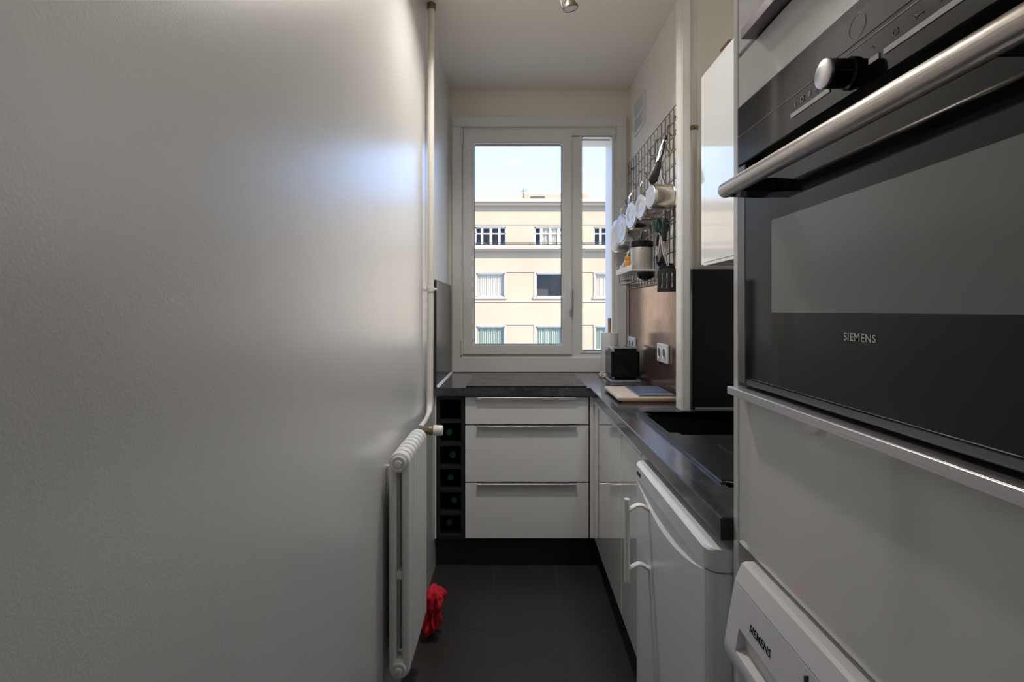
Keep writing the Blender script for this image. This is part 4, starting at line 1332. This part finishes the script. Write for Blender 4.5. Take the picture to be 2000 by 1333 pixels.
cn = thing('storage_canister', 'satin grey canister with black lid standing on the rack shelf', 'canister', (0.620, 2.370, 1.4592))
obj('canister_body', lathe(B(), [(0.048, 1.4595), (0.051, 1.462), (0.0525, 1.565), (0.050, 1.570)], (0.621, 2.372, 0), 'Z', 36), CANI, cn)
obj('canister_lid', lathe(B(), [(0.0535, 1.5705), (0.0555, 1.573), (0.0555, 1.594), (0.053, 1.597), (0.010, 1.598)], (0.621, 2.372, 0), 'Z', 36), BPLAST, cn)
sj = thing('spice_jar', 'small amber spice jar with orange lid beside the canister', 'jar', (0.592, 2.510, 1.4592))
obj('jar_body', lathe(B(), [(0.017, 1.4595), (0.0195, 1.462), (0.0195, 1.515), (0.016, 1.522)], (0.592, 2.512, 0), 'Z', 24), AMBER, sj)
obj('jar_lid', lathe(B(), [(0.0175, 1.5222), (0.0185, 1.524), (0.0185, 1.541), (0.016, 1.544), (0.003, 1.5445)], (0.592, 2.512, 0), 'Z', 24), ORANGE, sj)
wsx = thing('measuring_spoon', 'little white spoon leaning at the window end of the rack shelf', 'spoon', (0.58, 2.60, 1.46))
bm = B()
tube(bm, [(0.578, 2.592, 1.461), (0.577, 2.592, 1.474), (0.578, 2.592, 1.494), (0.582, 2.592, 1.507)], [0.006, 0.015, 0.014, 0.005], 14, flat=0.4, up=(0, 1, 0))
obj('bowl', bm, WPLAS, wsx)
obj('stem', tube(B(), [(0.582, 2.592, 1.504), (0.600, 2.592, 1.55), (0.618, 2.592, 1.585)], [0.004, 0.0035, 0.003], 8), WPLAS, wsx)

# ------------------------------------------------------------------ ceiling lights
def spotlight(sx, sy, zl, ax, label):
    sl = thing('ceiling_spotlight', label, 'spotlight', (sx, sy, zl), 'ceiling spotlights')
    ax = Vector(ax).normalized()
    p0 = Vector((sx, sy, zl + 0.005))

    def al(d):
        return p0 - ax * d
    hs = B()
    tube(hs, [al(0.0), al(0.004), al(0.012), al(0.026), al(0.045), al(0.062)], [0.0285, 0.0305, 0.0295, 0.020, 0.0155, 0.0150], 28, cap=False)
    tube(hs, [al(0.062), al(0.075)], [0.0165, 0.0165], 20)
    obj('spot_head', hs, LAMPM, sl)
    obj('lens', tube(B(), [al(0.0015), al(0.006)], [0.0275, 0.0275], 28), LAMPG, sl)
    pe = al(0.068)
    obj('yoke', tube(B(), [al(0.004) + Vector((-0.031, 0, 0)), al(0.06) + Vector((-0.034, 0, 0)), pe + Vector((-0.028, 0, 0.035)), pe + Vector((0, 0, 0.045))], 0.0024, 8), LAMPM, sl)
    obj('stem', cyl(B(), pe, (pe.x, pe.y, ZC - 0.015), 0.0075, 12), LAMPM, sl)
    obj('ceiling_rose', lathe(B(), [(0.040, ZC - 0.0005), (0.042, ZC - 0.012), (0.030, ZC - 0.018), (0.006, ZC - 0.019)], (pe.x, pe.y, 0), 'Z', 28), LAMPM, sl)
    return p0, ax


spotlight(0.225, 1.90, 2.42, (0.18, 0.16, -1), 'small grey metal spotlight hanging from the ceiling')
# downlight added to brighten the window end, skirted so reflections miss it
t = thing('added_downlight', 'added fill downlight with a round skirt in front of the hob', 'lamp', (0.02, 1.74, ZC - 0.045))
obj('skirt', lathe(B(), [(0.064, ZC - 0.0005), (0.064, ZC - 0.043), (0.062, ZC - 0.045), (0.060, ZC - 0.043), (0.060, ZC - 0.003), (0.002, ZC - 0.0025)], (0.02, 1.74, 0), 'Z', 36, cap=False), WPLAS, t)
hb_ = bpy.data.lights.new('hob_fill_light', 'AREA')
hb_.shape = 'DISK'
hb_.size = 0.10
hb_.energy = 8.0
hb_.color = (1.0, 0.945, 0.87)
ho = bpy.data.objects.new('hob_fill_light', hb_)
C.objects.link(ho)
ho.location = (0.02, 1.74, ZC - 0.006)

# unseen fill lamps added for brightness: a shaded downlight over the sink run, a dim one in the passage behind the camera
t = thing('added_downlight', 'added round shaded fill downlight over the sink', 'lamp', (0.575, 1.25, ZC - 0.10))
obj('shade', lathe(B(), [(0.086, ZC - 0.0005), (0.088, ZC - 0.004), (0.088, ZC - 0.158), (0.084, ZC - 0.160), (0.083, ZC - 0.158), (0.083, ZC - 0.046), (0.002, ZC - 0.045)], (0.575, 1.25, 0), 'Z', 40, cap=False), WPLAS, t)
la = bpy.data.lights.new('sink_fill_light', 'AREA')
la.shape = 'DISK'
la.size = 0.15
la.energy = 3.6
la.color = (0.88, 0.94, 1.0)
lo = bpy.data.objects.new('sink_fill_light', la)
C.objects.link(lo)
lo.location = (0.575, 1.25, ZC - 0.055)
t = thing('added_passage_lamp', 'added round white fill lamp in the unseen passage', 'lamp', (0.84, -0.95, ZC - 0.10))
obj('lamp_base', lathe(B(), [(0.105, ZC - 0.0005), (0.108, ZC - 0.018), (0.102, ZC - 0.020)], (0.84, -0.95, 0), 'Z', 40), WPLAS, t)
obj('diffuser', lathe(B(), [(0.10, ZC - 0.0205), (0.10, ZC - 0.050), (0.085, ZC - 0.075), (0.05, ZC - 0.09), (0.005, ZC - 0.095)], (0.84, -0.95, 0), 'Z', 40), LAMPE, t)
